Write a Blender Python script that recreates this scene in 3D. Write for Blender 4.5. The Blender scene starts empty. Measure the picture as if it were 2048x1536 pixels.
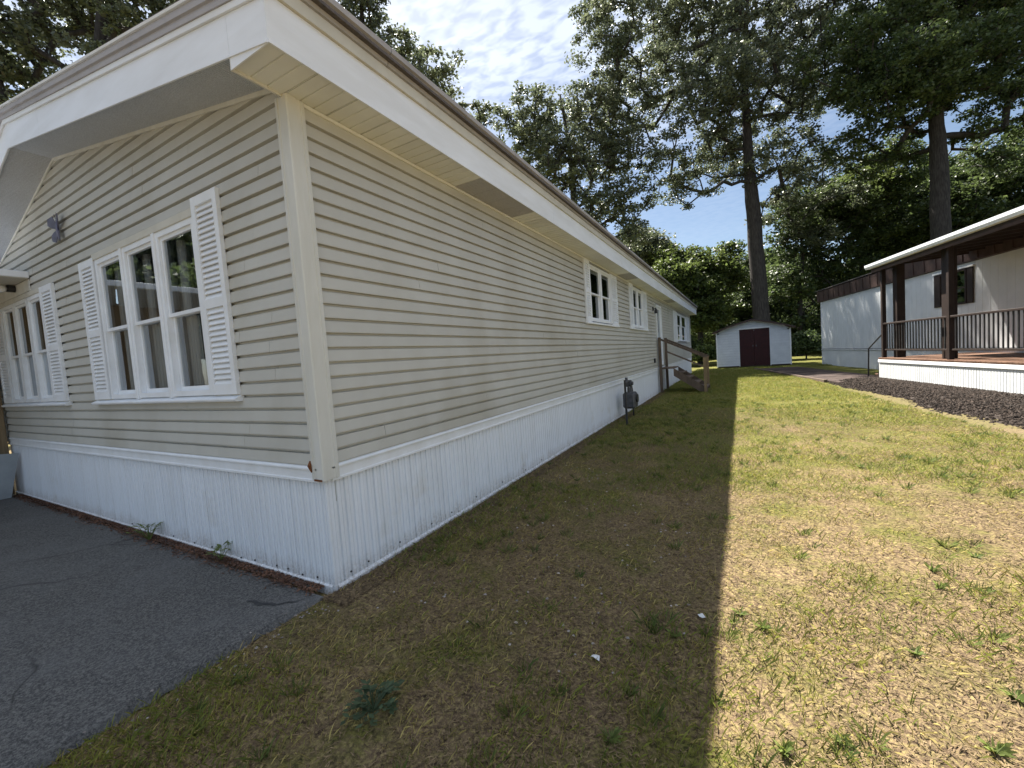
import bpy, math, random
import numpy as np
from mathutils import Matrix, Vector
S = bpy.context.scene
COL = S.collection
random.seed(7)
RNG = np.random.default_rng(11)

# ------------------------------------------------------------------ camera
CR = np.array([[0.875, 0.034, 0.483], [0.479, 0.086, -0.874], [-0.071, 0.996, 0.059]])
_q, _r = np.linalg.qr(CR); CR = _q * np.sign(np.diag(_r))
CAM = np.array([2.501, -1.812, 1.5]); FPX = 834.1
cam = bpy.data.cameras.new('camera'); cam.sensor_width = 36; cam.lens = FPX / 2048 * 36
cam.clip_start = 0.05; cam.clip_end = 600
co = bpy.data.objects.new('camera', cam); COL.objects.link(co)
M = Matrix.Identity(4)
for i in range(3):
    for j in range(3): M[i][j] = CR[i, j]
    M[i][3] = CAM[i]
co.matrix_world = M
S.camera = co

# ------------------------------------------------------------------ sun, sky, exposure
SUN = Vector((-0.516, 0.488, 1.0)).normalized()
el = math.asin(SUN.z); az = math.atan2(SUN.x, SUN.y)
sl = bpy.data.lights.new('sun', 'SUN'); sl.energy = 5.0; sl.angle = math.radians(0.53); sl.color = (1.0, 0.94, 0.84)
so = bpy.data.objects.new('sun', sl); COL.objects.link(so)
so.rotation_euler = SUN.to_track_quat('Z', 'Y').to_euler()
W = bpy.data.worlds.new('World'); S.world = W; W.use_nodes = True
nt = W.node_tree; nt.nodes.clear()
def nd(t, kind, **kw):
    n = t.nodes.new(kind)
    for k, v in kw.items(): setattr(n, k, v)
    return n
def vmath(t, op, a, b):
    n = nd(t, 'ShaderNodeVectorMath', operation=op)
    for i, x in enumerate((a, b)):
        if x is None: continue
        if isinstance(x, (tuple, list)): n.inputs[i].default_value = x
        else: t.links.new(x, n.inputs[i])
    return n.outputs[0]
def fmath(t, op, a, b=0.0, clamp=False):
    n = nd(t, 'ShaderNodeMath', operation=op, use_clamp=clamp)
    for i, x in enumerate((a, b)):
        if isinstance(x, (int, float)): n.inputs[i].default_value = x
        else: t.links.new(x, n.inputs[i])
    return n.outputs[0]
def ramp(t, fac, stops):
    r = nd(t, 'ShaderNodeValToRGB')
    while len(r.color_ramp.elements) < len(stops): r.color_ramp.elements.new(0.5)
    for e, (p, c) in zip(r.color_ramp.elements, stops):
        e.position = p; e.color = (c, c, c, 1) if isinstance(c, (int, float)) else (*c, 1)
    t.links.new(fac, r.inputs[0]); return r.outputs[0]
def mix(t, fac, a, b, mode='MIX'):
    n = nd(t, 'ShaderNodeMix', data_type='RGBA', blend_type=mode)
    for i, x in ((0, fac), (6, a), (7, b)):
        if isinstance(x, (int, float)): n.inputs[i].default_value = x
        elif isinstance(x, (tuple, list)): n.inputs[i].default_value = (*x, 1)
        else: t.links.new(x, n.inputs[i])
    return n.outputs[2]
def noise(t, vec, scale, detail=3, rough=0.55, dist=0.0):
    n = nd(t, 'ShaderNodeTexNoise'); n.inputs['Scale'].default_value = scale
    n.inputs['Detail'].default_value = detail; n.inputs['Roughness'].default_value = rough
    n.inputs['Distortion'].default_value = dist
    if vec is not None: t.links.new(vec, n.inputs['Vector'])
    return n.outputs['Fac']
sky = nd(nt, 'ShaderNodeTexSky', sky_type='NISHITA', sun_disc=False, sun_elevation=el, sun_rotation=az)
sky.air_density = 1.0; sky.dust_density = 0.7; sky.ozone_density = 1.3
tc = nd(nt, 'ShaderNodeTexCoord')
sep = nd(nt, 'ShaderNodeSeparateXYZ'); nt.links.new(tc.outputs['Generated'], sep.inputs[0])
zc = fmath(nt, 'MAXIMUM', sep.outputs[2], 0.06)
cmb = nd(nt, 'ShaderNodeCombineXYZ')
nt.links.new(fmath(nt, 'DIVIDE', sep.outputs[0], zc), cmb.inputs[0]); nt.links.new(fmath(nt, 'DIVIDE', sep.outputs[1], zc), cmb.inputs[1])
big = noise(nt, cmb.outputs[0], 0.9, 3, 0.5, 0.3)
rip = noise(nt, vmath(nt, 'MULTIPLY', cmb.outputs[0], (1.0, 1.5, 1.0)), 15.0, 2, 0.5, 0.35)
cover = ramp(nt, big, [(0.34, 0.0), (0.56, 1.0)])
high = ramp(nt, sep.outputs[2], [(0.34, 0.10), (0.60, 1.0)])
patch = ramp(nt, rip, [(0.36, 0.42), (0.58, 1.0)])
cf = fmath(nt, 'MULTIPLY', fmath(nt, 'MULTIPLY', fmath(nt, 'ADD', fmath(nt, 'MULTIPLY', cover, 0.55), 0.45), high), patch, True)
skyc = mix(nt, cf, sky.outputs[0], (8.0, 8.7, 9.9))
bg = nd(nt, 'ShaderNodeBackground'); nt.links.new(skyc, bg.inputs[0]); bg.inputs[1].default_value = 0.043
out = nd(nt, 'ShaderNodeOutputWorld'); nt.links.new(bg.outputs[0], out.inputs[0])
vs = S.view_settings; vs.view_transform = 'Standard'; vs.look = 'None'; vs.gamma = 1.0; vs.use_curve_mapping = False
vs.exposure = 1.62

# ------------------------------------------------------------------ materials
MATS = {}
def material(name, c1, c2=None, scale=3.0, rough=0.7, bump=0.0, bscale=60.0, stretch=(1, 1, 1), contrast=(0.35, 0.65),
             c3=None, scale3=0.6, con3=(0.5, 0.75), island=0.0, spec=0.3, metal=0.0, translucent=0.0, objvar=0.0):
    m = bpy.data.materials.new(name); m.use_nodes = True; t = m.node_tree
    b = t.nodes['Principled BSDF']; geo = nd(t, 'ShaderNodeNewGeometry')
    pos = geo.outputs['Position']
    if c2 is not None:
        v = vmath(t, 'MULTIPLY', pos, stretch)
        col = mix(t, ramp(t, noise(t, v, scale, 5, 0.6), [(contrast[0], 0.0), (contrast[1], 1.0)]), c1, c2)
    else:
        rgb = nd(t, 'ShaderNodeRGB'); rgb.outputs[0].default_value = (*c1, 1); col = rgb.outputs[0]
    if c3 is not None:
        col = mix(t, ramp(t, noise(t, pos, scale3, 4, 0.6), [(con3[0], 0.0), (con3[1], 1.0)]), col, c3)
    if island > 0 or objvar > 0:
        src = geo.outputs['Random Per Island'] if island > 0 else nd(t, 'ShaderNodeObjectInfo').outputs['Random']
        amt = island if island > 0 else objvar
        k = fmath(t, 'ADD', fmath(t, 'MULTIPLY', src, 2 * amt), 1 - amt)
        hs = nd(t, 'ShaderNodeHueSaturation'); t.links.new(col, hs.inputs['Color']); t.links.new(k, hs.inputs['Value']); col = hs.outputs[0]
    t.links.new(col, b.inputs['Base Color'])
    b.inputs['Roughness'].default_value = rough; b.inputs['Specular IOR Level'].default_value = spec; b.inputs['Metallic'].default_value = metal
    if bump > 0:
        bn = nd(t, 'ShaderNodeBump'); bn.inputs['Strength'].default_value = bump; bn.inputs['Distance'].default_value = 0.01
        t.links.new(noise(t, pos, bscale, 4, 0.65), bn.inputs['Height']); t.links.new(bn.outputs[0], b.inputs['Normal'])
    if translucent > 0:
        tr = nd(t, 'ShaderNodeBsdfTranslucent'); hs = nd(t, 'ShaderNodeHueSaturation'); t.links.new(col, hs.inputs['Color'])
        hs.inputs['Value'].default_value = 2.2; hs.inputs['Saturation'].default_value = 1.0; hs.inputs['Hue'].default_value = 0.485
        t.links.new(hs.outputs[0], tr.inputs[0])
        ms = nd(t, 'ShaderNodeMixShader'); ms.inputs[0].default_value = translucent
        t.links.new(b.outputs[0], ms.inputs[1]); t.links.new(tr.outputs[0], ms.inputs[2])
        t.links.new(ms.outputs[0], t.nodes['Material Output'].inputs[0])
    MATS[name] = m
    return m
def glass_mat(name, tint=(0.75, 0.8, 0.8), base=0.10):
    m = bpy.data.materials.new(name); m.use_nodes = True; t = m.node_tree; t.nodes.remove(t.nodes['Principled BSDF'])
    g = nd(t, 'ShaderNodeBsdfGlossy'); g.inputs['Roughness'].default_value = 0.015; g.inputs[0].default_value = (0.9, 0.95, 1, 1)
    tr = nd(t, 'ShaderNodeBsdfTransparent'); tr.inputs[0].default_value = (*tint, 1)
    fr = nd(t, 'ShaderNodeFresnel'); fr.inputs[0].default_value = 1.5
    bn = nd(t, 'ShaderNodeBump'); bn.inputs['Strength'].default_value = 0.04; bn.inputs['Distance'].default_value = 0.02
    t.links.new(noise(t, nd(t, 'ShaderNodeNewGeometry').outputs['Position'], 3.0, 2), bn.inputs['Height']); t.links.new(bn.outputs[0], g.inputs['Normal'])
    f = fmath(t, 'ADD', fmath(t, 'MULTIPLY', fr.outputs[0], 1.5), base, True)
    ms = nd(t, 'ShaderNodeMixShader'); t.links.new(f, ms.inputs[0]); t.links.new(tr.outputs[0], ms.inputs[1]); t.links.new(g.outputs[0], ms.inputs[2])
    t.links.new(ms.outputs[0], t.nodes['Material Output'].inputs[0]); return m

SIDING = material('beige_siding', (0.545, 0.54, 0.50), (0.49, 0.48, 0.435), 1.6, 0.5, 0.06, 25, (1.4, 1.4, 0.8), (0.3, 0.75), c3=(0.42, 0.40, 0.34), scale3=0.8, con3=(0.50, 0.78), objvar=0.025)
POST = material('beige_trim', (0.67, 0.67, 0.635), (0.60, 0.595, 0.54), 3, 0.5, 0.03, 30, (3, 3, 0.5))
SKIRT = material('white_skirting', (0.82, 0.86, 0.92), (0.76, 0.79, 0.83), 2.5, 0.4, 0.03, 20, (4, 4, 0.5), (0.4, 0.75), c3=(0.70, 0.70, 0.69), scale3=1.7, con3=(0.62, 0.8), objvar=0.02)
WHITE = material('white_vinyl', (0.83, 0.86, 0.90), (0.76, 0.78, 0.80), 5, 0.45, 0.02, 30)
CREAM = material('cream_trim', (0.62, 0.60, 0.53), (0.55, 0.53, 0.46), 4, 0.5)
FASCIA = material('white_fascia', (0.84, 0.87, 0.92), (0.75, 0.77, 0.80), 2, 0.35, 0.03, 15, (0.6, 0.6, 3))
SOFFIT = material('soffit_panel', (0.76, 0.77, 0.73), (0.69, 0.69, 0.65), 2, 0.5, objvar=0.04)
SOFFITV = material('vented_soffit', (0.48, 0.48, 0.50), (0.40, 0.40, 0.42), 90, 0.6, 0.5, 160)
SOFFITF = material('vented_front_soffit', (0.58, 0.62, 0.68), (0.46, 0.49, 0.54), 120, 0.6, 0.3, 160, contrast=(0.42, 0.58), objvar=0.03)
ROOFT = material('mauve_roof_trim', (0.44, 0.43, 0.45), (0.34, 0.33, 0.345), 2, 0.5, 0.05, 20)
ROOF = material('roof_shingle', (0.14, 0.12, 0.115), (0.09, 0.08, 0.075), 40, 0.9, 0.6, 80)
DARK = material('interior_paint', (0.42, 0.42, 0.41), (0.34, 0.34, 0.34), 1.5, 0.9)
CURTAIN = material('white_curtain', (0.78, 0.79, 0.78), (0.66, 0.67, 0.68), 14, 0.9, stretch=(6, 6, 0.4))
def splash(m):
    t = m.node_tree; b = t.nodes['Principled BSDF']; lk = b.inputs['Base Color'].links[0]; src = lk.from_socket
    pos = nd(t, 'ShaderNodeNewGeometry').outputs['Position']; sp = nd(t, 'ShaderNodeSeparateXYZ'); t.links.new(pos, sp.inputs[0])
    h = fmath(t, 'SUBTRACT', fmath(t, 'MULTIPLY', noise(t, vmath(t, 'MULTIPLY', pos, (1, 1, .35)), 5.5, 5, .7), .34), sp.outputs[2])
    f = fmath(t, 'MULTIPLY', ramp(t, h, [(0.02, 0.0), (0.18, 0.75)]), ramp(t, noise(t, pos, 45, 4, .7), [(0.38, 0.15), (0.6, 1.0)]))
    t.links.new(mix(t, f, src, (0.36, 0.31, 0.26)), b.inputs['Base Color'])
splash(SKIRT)
GLASS = glass_mat('window_glass', (0.85, 0.88, 0.88), 0.12)
SHEER = material('grey_sheer', (0.42, 0.43, 0.43), (0.32, 0.33, 0.34), 14, 0.95, stretch=(7, 7, 0.3))
GLASSD = glass_mat('screened_glass', (0.10, 0.11, 0.12), 0.03)
RUST = material('rusty_steel', (0.24, 0.09, 0.03), (0.10, 0.04, 0.02), 60, 0.9, 0.6, 90)
WOOD = material('treated_wood', (0.17, 0.125, 0.095), (0.10, 0.075, 0.058), 9, 0.85, 0.4, 60, (1, 1, 0.2), objvar=0.15)
WOODL = material('pale_wood', (0.30, 0.22, 0.13), (0.20, 0.14, 0.08), 9, 0.85, 0.4, 60, (4, 4, 0.3), objvar=0.1)
BLACKM = material('black_metal', (0.025, 0.025, 0.028), (0.045, 0.045, 0.045), 12, 0.5)
GREYM = material('grey_metal', (0.12, 0.12, 0.135), (0.07, 0.075, 0.08), 12, 0.45, metal=0.3)
ORN = material('pewter_blue', (0.22, 0.22, 0.30), (0.15, 0.15, 0.2), 12, 0.4, metal=0.4)
BROWNT = material('brown_trim', (0.075, 0.045, 0.038), (0.05, 0.03, 0.026), 4, 0.6, 0.1, 30, objvar=0.12)
BROWND = material('dark_brown_post', (0.035, 0.022, 0.018), (0.022, 0.014, 0.012), 4, 0.6, 0.1, 30)
DECKW = material('deck_boards', (0.20, 0.115, 0.075), (0.14, 0.075, 0.05), 6, 0.8, 0.3, 60, objvar=0.15)
NWHITE = material('neighbor_white', (0.72, 0.74, 0.75), (0.66, 0.68, 0.69), 2, 0.45, 0.03, 15, objvar=0.02)
SHEDW = material('shed_white_metal', (0.66, 0.70, 0.76), (0.58, 0.62, 0.68), 3, 0.5, 0.03, 20, objvar=0.02)
MAROON = material('maroon_door', (0.045, 0.010, 0.012), (0.03, 0.008, 0.01), 5, 0.6)
SHEDR = material('shed_roof_dark', (0.035, 0.028, 0.030), (0.05, 0.04, 0.04), 8, 0.6)
BARK = material('grey_bark', (0.062, 0.056, 0.052), (0.025, 0.022, 0.021), 5, 0.95, 1.0, 14, (3, 3, 0.5))
LEAF = [material('oak_leaf', (0.070, 0.090, 0.048), (0.100, 0.118, 0.070), 0.5, 0.42, island=0.4, translucent=0.30, spec=0.6),
        material('maple_leaf', (0.042, 0.068, 0.024), (0.070, 0.100, 0.034), 0.5, 0.45, island=0.4, translucent=0.30, spec=0.5),
        material('bright_leaf', (0.048, 0.074, 0.020), (0.072, 0.100, 0.029), 0.6, 0.5, island=0.4, translucent=0.36, spec=0.4)]
WEED = material('weed_leaf', (0.11, 0.15, 0.04), (0.15, 0.19, 0.06), 20, 0.5, island=0.3, translucent=0.4)
WEEDB = material('bluish_weed_leaf', (0.045, 0.075, 0.040), (0.07, 0.10, 0.05), 20, 0.5, island=0.3, translucent=0.3)
MULCH = material('mulch_chip', (0.060, 0.045, 0.036), (0.028, 0.022, 0.019), 15, 0.9, 0.4, 50, island=0.5)
PAPER = material('white_scrap', (0.75, 0.76, 0.78), (0.6, 0.6, 0.6), 30, 0.7)
STONE = material('pebble', (0.38, 0.34, 0.30), (0.25, 0.22, 0.2), 30, 0.85, island=0.4)
PANEL = material('grey_sheet', (0.36, 0.39, 0.41), (0.29, 0.31, 0.33), 3, 0.6)

# ------------------------------------------------------------------ mesh helpers
class MB:
    def __init__(s): s.v = []; s.f = []
    def add(s, v, f):
        o = len(s.v); s.v += [tuple(map(float, p)) for p in v]; s.f += [tuple(i + o for i in q) for q in f]; return s
    def box(s, x0, x1, y0, y1, z0, z1, b=0.0):
        if b <= 0:
            v = [(x, y, z) for z in (z0, z1) for y in (y0, y1) for x in (x0, x1)]
            return s.add(v, [(0, 2, 3, 1), (4, 5, 7, 6), (0, 1, 5, 4), (2, 6, 7, 3), (0, 4, 6, 2), (1, 3, 7, 5)])
        # chamfered box: octagonal-ish via 24 vertices
        c = ((x0 + x1) / 2, (y0 + y1) / 2, (z0 + z1) / 2); h = ((x1 - x0) / 2, (y1 - y0) / 2, (z1 - z0) / 2)
        V = {}; L = []
        for sx in (-1, 1):
            for sy in (-1, 1):
                for sz in (-1, 1):
                    for a in range(3):
                        p = [sx * (h[0] - b), sy * (h[1] - b), sz * (h[2] - b)]; p[a] = (sx, sy, sz)[a] * h[a]
                        V[(sx, sy, sz, a)] = len(L); L.append(tuple(c[i] + p[i] for i in range(3)))
        F = []
        for a in range(3):
            o1, o2 = (a + 1) % 3, (a + 2) % 3
            for sg in (-1, 1):
                q = []
                for (s1, s2) in ((-1, -1), (1, -1), (1, 1), (-1, 1)):
                    k = [0, 0, 0]; k[a] = sg; k[o1] = s1; k[o2] = s2; q.append(V[(*k, a)])
                F.append(tuple(q if sg > 0 else q[::-1]))
            for s1 in (-1, 1):
                for s2 in (-1, 1):
                    def K(e, w):
                        k = [0, 0, 0]; k[a] = e; k[o1] = s1; k[o2] = s2; return V[(*k, w)]
                    F.append((K(-1, o1), K(1, o1), K(1, o2), K(-1, o2)))
        for sx in (-1, 1):
            for sy in (-1, 1):
                for sz in (-1, 1): F.append(tuple(V[(sx, sy, sz, a)] for a in range(3)))
        return s.add(L, F)
    def prism(s, prof, fn, t0, t1):
        """prof: closed 2D outline; fn(a,b,t)->xyz"""
        n = len(prof); v = [fn(a, b, t0) for a, b in prof] + [fn(a, b, t1) for a, b in prof]
        f = [(i, (i + 1) % n, n + (i + 1) % n, n + i) for i in range(n)] + [tuple(range(n))[::-1], tuple(range(n, 2 * n))]
        return s.add(v, f)
    def strip(s, prof, fn, t0, t1):
        n = len(prof); v = [fn(a, b, t0) for a, b in prof] + [fn(a, b, t1) for a, b in prof]
        return s.add(v, [(i, i + 1, n + i + 1, n + i) for i in range(n - 1)])
    def tube(s, pts, rad, n=8, cap=True):
        pts = [Vector(p) for p in pts]; rings = []
        if not isinstance(rad, (list, tuple)): rad = [rad] * len(pts)
        for i, p in enumerate(pts):
            d = (pts[min(i + 1, len(pts) - 1)] - pts[max(i - 1, 0)]).normalized()
            a = d.cross(Vector((0, 0, 1))) if abs(d.z) < 0.95 else d.cross(Vector((1, 0, 0)))
            a.normalize(); b = d.cross(a)
            rings.append([p + (a * math.cos(2 * math.pi * k / n) + b * math.sin(2 * math.pi * k / n)) * rad[i] for k in range(n)])
        v = [q for r in rings for q in r]
        f = [(i * n + k, i * n + (k + 1) % n, (i + 1) * n + (k + 1) % n, (i + 1) * n + k) for i in range(len(pts) - 1) for k in range(n)]
        if cap: f += [tuple(range(n))[::-1], tuple(range((len(pts) - 1) * n, len(pts) * n))]
        return s.add(v, f)
    def build(s, name, mat, parent=None, smooth=False, loc=None):
        me = bpy.data.meshes.new(name); me.from_pydata(s.v, [], s.f); me.materials.append(mat)
        if smooth: me.shade_smooth()
        me.validate()
        o = bpy.data.objects.new(name, me); COL.objects.link(o)
        if parent is not None: o.parent = parent
        if loc is not None: o.location = loc
        return o
def npmesh(name, V, F, mat, parent=None, smooth=False):
    """V (n,3) array, F (m,k) array"""
    me = bpy.data.meshes.new(name); n, k = F.shape
    me.vertices.add(len(V)); me.vertices.foreach_set('co', np.asarray(V, np.float32).ravel())
    me.loops.add(n * k); me.loops.foreach_set('vertex_index', F.astype(np.int32).ravel())
    me.polygons.add(n); me.polygons.foreach_set('loop_start', np.arange(0, n * k, k, dtype=np.int32))
    me.polygons.foreach_set('loop_total', np.full(n, k, np.int32))
    if smooth: me.polygons.foreach_set('use_smooth', np.ones(n, bool))
    me.update(calc_edges=True); me.materials.append(mat)
    o = bpy.data.objects.new(name, me); COL.objects.link(o)
    if parent is not None: o.parent = parent
    return o
def tag(o, label=None, cat=None, group=None, kind=None):
    if label: o['label'] = label
    if cat: o['category'] = cat
    if group: o['group'] = group
    if kind: o['kind'] = kind
    return o
def empty(name, loc=(0, 0, 0), rz=0.0, **k):
    o = bpy.data.objects.new(name, None); COL.objects.link(o); o.location = loc; o.rotation_euler = (0, 0, rz); o.empty_display_size = 0.2
    return tag(o, **k)
def copy_part(o, parent, loc=None):
    c = o.copy(); COL.objects.link(c); c.parent = parent
    if loc is not None: c.location = loc
    return c
def vnoise(x, y, seed=0):
    """smooth value noise, vectorised"""
    r = np.random.default_rng(seed).random((64, 64)); xi = np.floor(x).astype(int); yi = np.floor(y).astype(int)
    fx = x - xi; fy = y - yi; fx = fx * fx * (3 - 2 * fx); fy = fy * fy * (3 - 2 * fy)
    g = lambda a, b: r[a % 64, b % 64]
    return (g(xi, yi) * (1 - fx) + g(xi + 1, yi) * fx) * (1 - fy) + (g(xi, yi + 1) * (1 - fx) + g(xi + 1, yi + 1) * fx) * fy
def fbm(x, y, seed=0, o=4):
    return sum(vnoise(x * 2 ** i, y * 2 ** i, seed + i) / 2 ** i for i in range(o)) / sum(1 / 2 ** i for i in range(o))

# ------------------------------------------------------------------ ground
def ground_z(x, y):
    z = (fbm(x * 0.9, y * 0.9, 3) - 0.5) * 0.05 + (fbm(x * 5, y * 5, 9, 3) - 0.5) * 0.032
    near = np.clip((x + 0.12) / 0.35, 0, 1)          # settle flat beside the skirting and under the asphalt
    z = z * near * np.clip((14 - np.abs(x)) / 6, 0.2, 1)
    side = np.where(x < 0.0, -0.03, 0.0)
    return z + side - 0.012 * (1 - near)
NA0 = math.radians(11.0)
def ground():
    xs = np.concatenate([np.linspace(-150, -12, 14), np.linspace(-10, -1, 10), np.arange(-0.9, 7.0, 0.045), np.linspace(7.3, 15, 18), np.linspace(18, 150, 14)])
    ys = np.concatenate([np.linspace(-150, -6, 14), np.linspace(-5, -1.9, 8), np.arange(-1.7, 7.0, 0.045), np.linspace(7.1, 30, 130), np.linspace(33, 160, 14)])
    X, Y = np.meshgrid(xs, ys); Z = ground_z(X, Y)
    V = np.stack([X.ravel(), Y.ravel(), Z.ravel()], 1); nx = len(xs); ny = len(ys)
    i = (np.arange(ny - 1)[:, None] * nx + np.arange(nx - 1)[None]).ravel()
    F = np.stack([i, i + 1, i + nx + 1, i + nx], 1)
    m = bpy.data.materials.new('lawn_soil'); m.use_nodes = True; t = m.node_tree; b = t.nodes['Principled BSDF']
    pos = nd(t, 'ShaderNodeNewGeometry').outputs['Position']
    soil = mix(t, ramp(t, noise(t, pos, 22, 6, 0.7), [(0.35, 0.0), (0.62, 1.0)]), (0.045, 0.030, 0.022), (0.22, 0.155, 0.095))
    straw = mix(t, ramp(t, noise(t, pos, 60, 4, 0.7), [(0.46, 0.0), (0.64, 1.0)]), soil, (0.35, 0.275, 0.125))
    g1 = mix(t, ramp(t, noise(t, pos, 45, 5, 0.7), [(0.38, 0.0), (0.62, 1.0)]), (0.040, 0.046, 0.014), (0.22, 0.21, 0.055))
    sp = nd(t, 'ShaderNodeSeparateXYZ'); t.links.new(pos, sp.inputs[0])
    far = fmath(t, 'MULTIPLY', ramp(t, fmath(t, 'DIVIDE', sp.outputs[1], 16.0), [(0.05, 0.0), (0.75, 1.0)]), 0.30)
    gm = ramp(t, fmath(t, 'ADD', noise(t, pos, 1.3, 6, 0.72), far), [(0.50, 0.0), (0.66, 1.0)])
    col = mix(t, gm, straw, g1)
    nxn = fmath(t, 'ADD', fmath(t, 'MULTIPLY', sp.outputs[0], math.cos(NA0)), fmath(t, 'MULTIPLY', sp.outputs[1], math.sin(NA0)))
    nyn = fmath(t, 'ADD', fmath(t, 'MULTIPLY', sp.outputs[0], -math.sin(NA0)), fmath(t, 'MULTIPLY', sp.outputs[1], math.cos(NA0)))
    dd = fmath(t, 'ADD', fmath(t, 'SUBTRACT', nxn, fmath(t, 'MULTIPLY', nyn, .085)), -(6.298 * math.cos(NA0) + 15.19 * math.sin(NA0)) + .085 * (15.19 * math.cos(NA0) - 6.298 * math.sin(NA0)) + 1.75)
    sand = ramp(t, fmath(t, 'ADD', dd, fmath(t, 'MULTIPLY', noise(t, pos, 2.5, 4, .6), .9)), [(0.35, 0.0), (0.75, 0.8)])
    col = mix(t, fmath(t, 'MULTIPLY', sand, fmath(t, 'MULTIPLY', ramp(t, fmath(t, 'ADD', fmath(t, 'MULTIPLY', nyn, -.1), 1.35), [(0.0, 0.0), (0.35, 0.45)]), ramp(t, fmath(t, 'ADD', fmath(t, 'MULTIPLY', nxn, -.2), 2.6), [(0.0, 0.0), (0.4, 1.0)]))), col, (0.26, 0.185, 0.135))
    t.links.new(col, b.inputs['Base Color']); b.inputs['Roughness'].default_value = 0.95; b.inputs['Specular IOR Level'].default_value = 0.1
    bn = nd(t, 'ShaderNodeBump'); bn.inputs['Strength'].default_value = 0.9; bn.inputs['Distance'].default_value = 0.02
    t.links.new(noise(t, pos, 45, 6, 0.7), bn.inputs['Height']); t.links.new(bn.outputs[0], b.inputs['Normal'])
    tag(npmesh('lawn', V, F, m, smooth=True), kind='structure')
ground()

# asphalt driveway: raised slab with a ragged edge
def driveway():
    m = bpy.data.materials.new('asphalt'); m.use_nodes = True; t = m.node_tree; b = t.nodes['Principled BSDF']
    pos = nd(t, 'ShaderNodeNewGeometry').outputs['Position']
    a = mix(t, ramp(t, noise(t, pos, 75, 4, 0.85), [(0.42, 0.0), (0.60, 1.0)]), (0.040, 0.040, 0.040), (0.165, 0.160, 0.150))
    a = mix(t, ramp(t, noise(t, pos, 1.4, 4, 0.6), [(0.45, 0.0), (0.75, 0.6)]), a, (0.14, 0.14, 0.14))
    sp = nd(t, 'ShaderNodeSeparateXYZ'); t.links.new(pos, sp.inputs[0])
    edge_w = ramp(t, fmath(t, 'ADD', sp.outputs[0], fmath(t, 'MULTIPLY', noise(t, pos, 6, 4, 0.6), 0.22)), [(0.04, 0.0), (0.12, 0.55)])
    a = mix(t, edge_w, a, (0.17, 0.17, 0.165))
    wv = nd(t, 'ShaderNodeTexVoronoi', feature='DISTANCE_TO_EDGE'); wv.inputs['Scale'].default_value = 0.45
    wp = nd(t, 'ShaderNodeVectorMath', operation='ADD'); t.links.new(pos, wp.inputs[0])
    ns = nd(t, 'ShaderNodeTexNoise'); ns.inputs['Scale'].default_value = 3.0; t.links.new(pos, ns.inputs['Vector'])
    t.links.new(vmath(t, 'MULTIPLY', ns.outputs['Color'], (0.25, 0.25, 0.0)), wp.inputs[1]); t.links.new(wp.outputs[0], wv.inputs['Vector'])
    a = mix(t, fmath(t, 'MULTIPLY', ramp(t, wv.outputs[0], [(0.0, 0.8), (0.0045, 0.0)]), ramp(t, noise(t, pos, 0.8, 2), [(0.45, 0.0), (0.55, 1.0)])), a, (0.018, 0.018, 0.018))
    t.links.new(a, b.inputs['Base Color']); b.inputs['Roughness'].default_value = 0.9
    bn = nd(t, 'ShaderNodeBump'); bn.inputs['Strength'].default_value = 0.7; bn.inputs['Distance'].default_value = 0.006
    t.links.new(noise(t, pos, 150, 3, 0.8), bn.inputs['Height']); t.links.new(bn.outputs[0], b.inputs['Normal'])
    r = random.Random(3); edge = []
    y = -30.0
    while y < -0.12:
        edge.append((-0.08 + r.uniform(-0.018, 0.018) + (0.05 * max(0, 1 + (y + 0.12) / 0.5)), y)); y += 0.06 if y > -4 else 0.8
    edge.append((0.0, -0.10))
    top = []; mb = MB(); n = len(edge)
    v = [(x, y, 0.008) for x, y in edge] + [(x + 0.035, y, -0.03) for x, y in edge] + [(-14, -0.06 - 0.0 if i == n - 1 else y, 0.008) for i, (x, y) in enumerate(edge)]
    mb.add(v, [(i, n + i, n + i + 1, i + 1) for i in range(n - 1)] + [(2 * n + i, i, i + 1, 2 * n + i + 1) for i in range(n - 1)])
    dr = tag(mb.build('driveway', m), kind='structure')
    cr = [(-.46, -.345, .004), (-.40, -.325, .012), (-.34, -.335, .016), (-.27, -.30, .013), (-.22, -.295, .012), (-.17, -.24, .009), (-.13, -.225, .006), (-.09, -.17, .003)]
    m2 = MB(); v = [(x, y + w, .0122) for x, y, w in cr] + [(x, y - w, .0122) for x, y, w in cr]; k = len(cr)
    m2.add(v, [(i, k + i, k + i + 1, i + 1) for i in range(k - 1)]).build('crack', BLACKM, dr)
driveway()

# ------------------------------------------------------------------ the beige mobile home
HOME = empty('mobile_home', (0, 0, 0), 0, label='long beige mobile home with white ribbed skirting and white louvered shutters', cat='mobile home')
L = 24.0; XL = -7.3; PK = -4.0; Z0 = 0.87; EAVE = 3.28; EXP = 0.1004; OUTW = 0.352; OUTF = -0.336
def gable_z(x): return 3.34 + 0.17 * (-x) if x > PK else 3.34 + 0.17 * (-PK) - 0.29 * (PK - x)
SIDE_HOLES = [(5.98, 7.43, 2.10, 3.20), (9.62, 10.85, 2.10, 3.20), (13.1, 14.05, 0.92, 3.0), (18.3, 22.0, 1.75, 3.1)]
FRONT_HOLES = [(-3.23, -1.235, 1.37, 2.80), (-6.62, -4.93, 1.37, 2.72)]
lap = [(-0.002, 0.0), (0.020, 0.001), (0.021, 0.008), (0.012, EXP - .020), (-0.010, EXP - .018), (-0.012, EXP), (-0.016, EXP), (-0.016, 0.0)]
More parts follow.
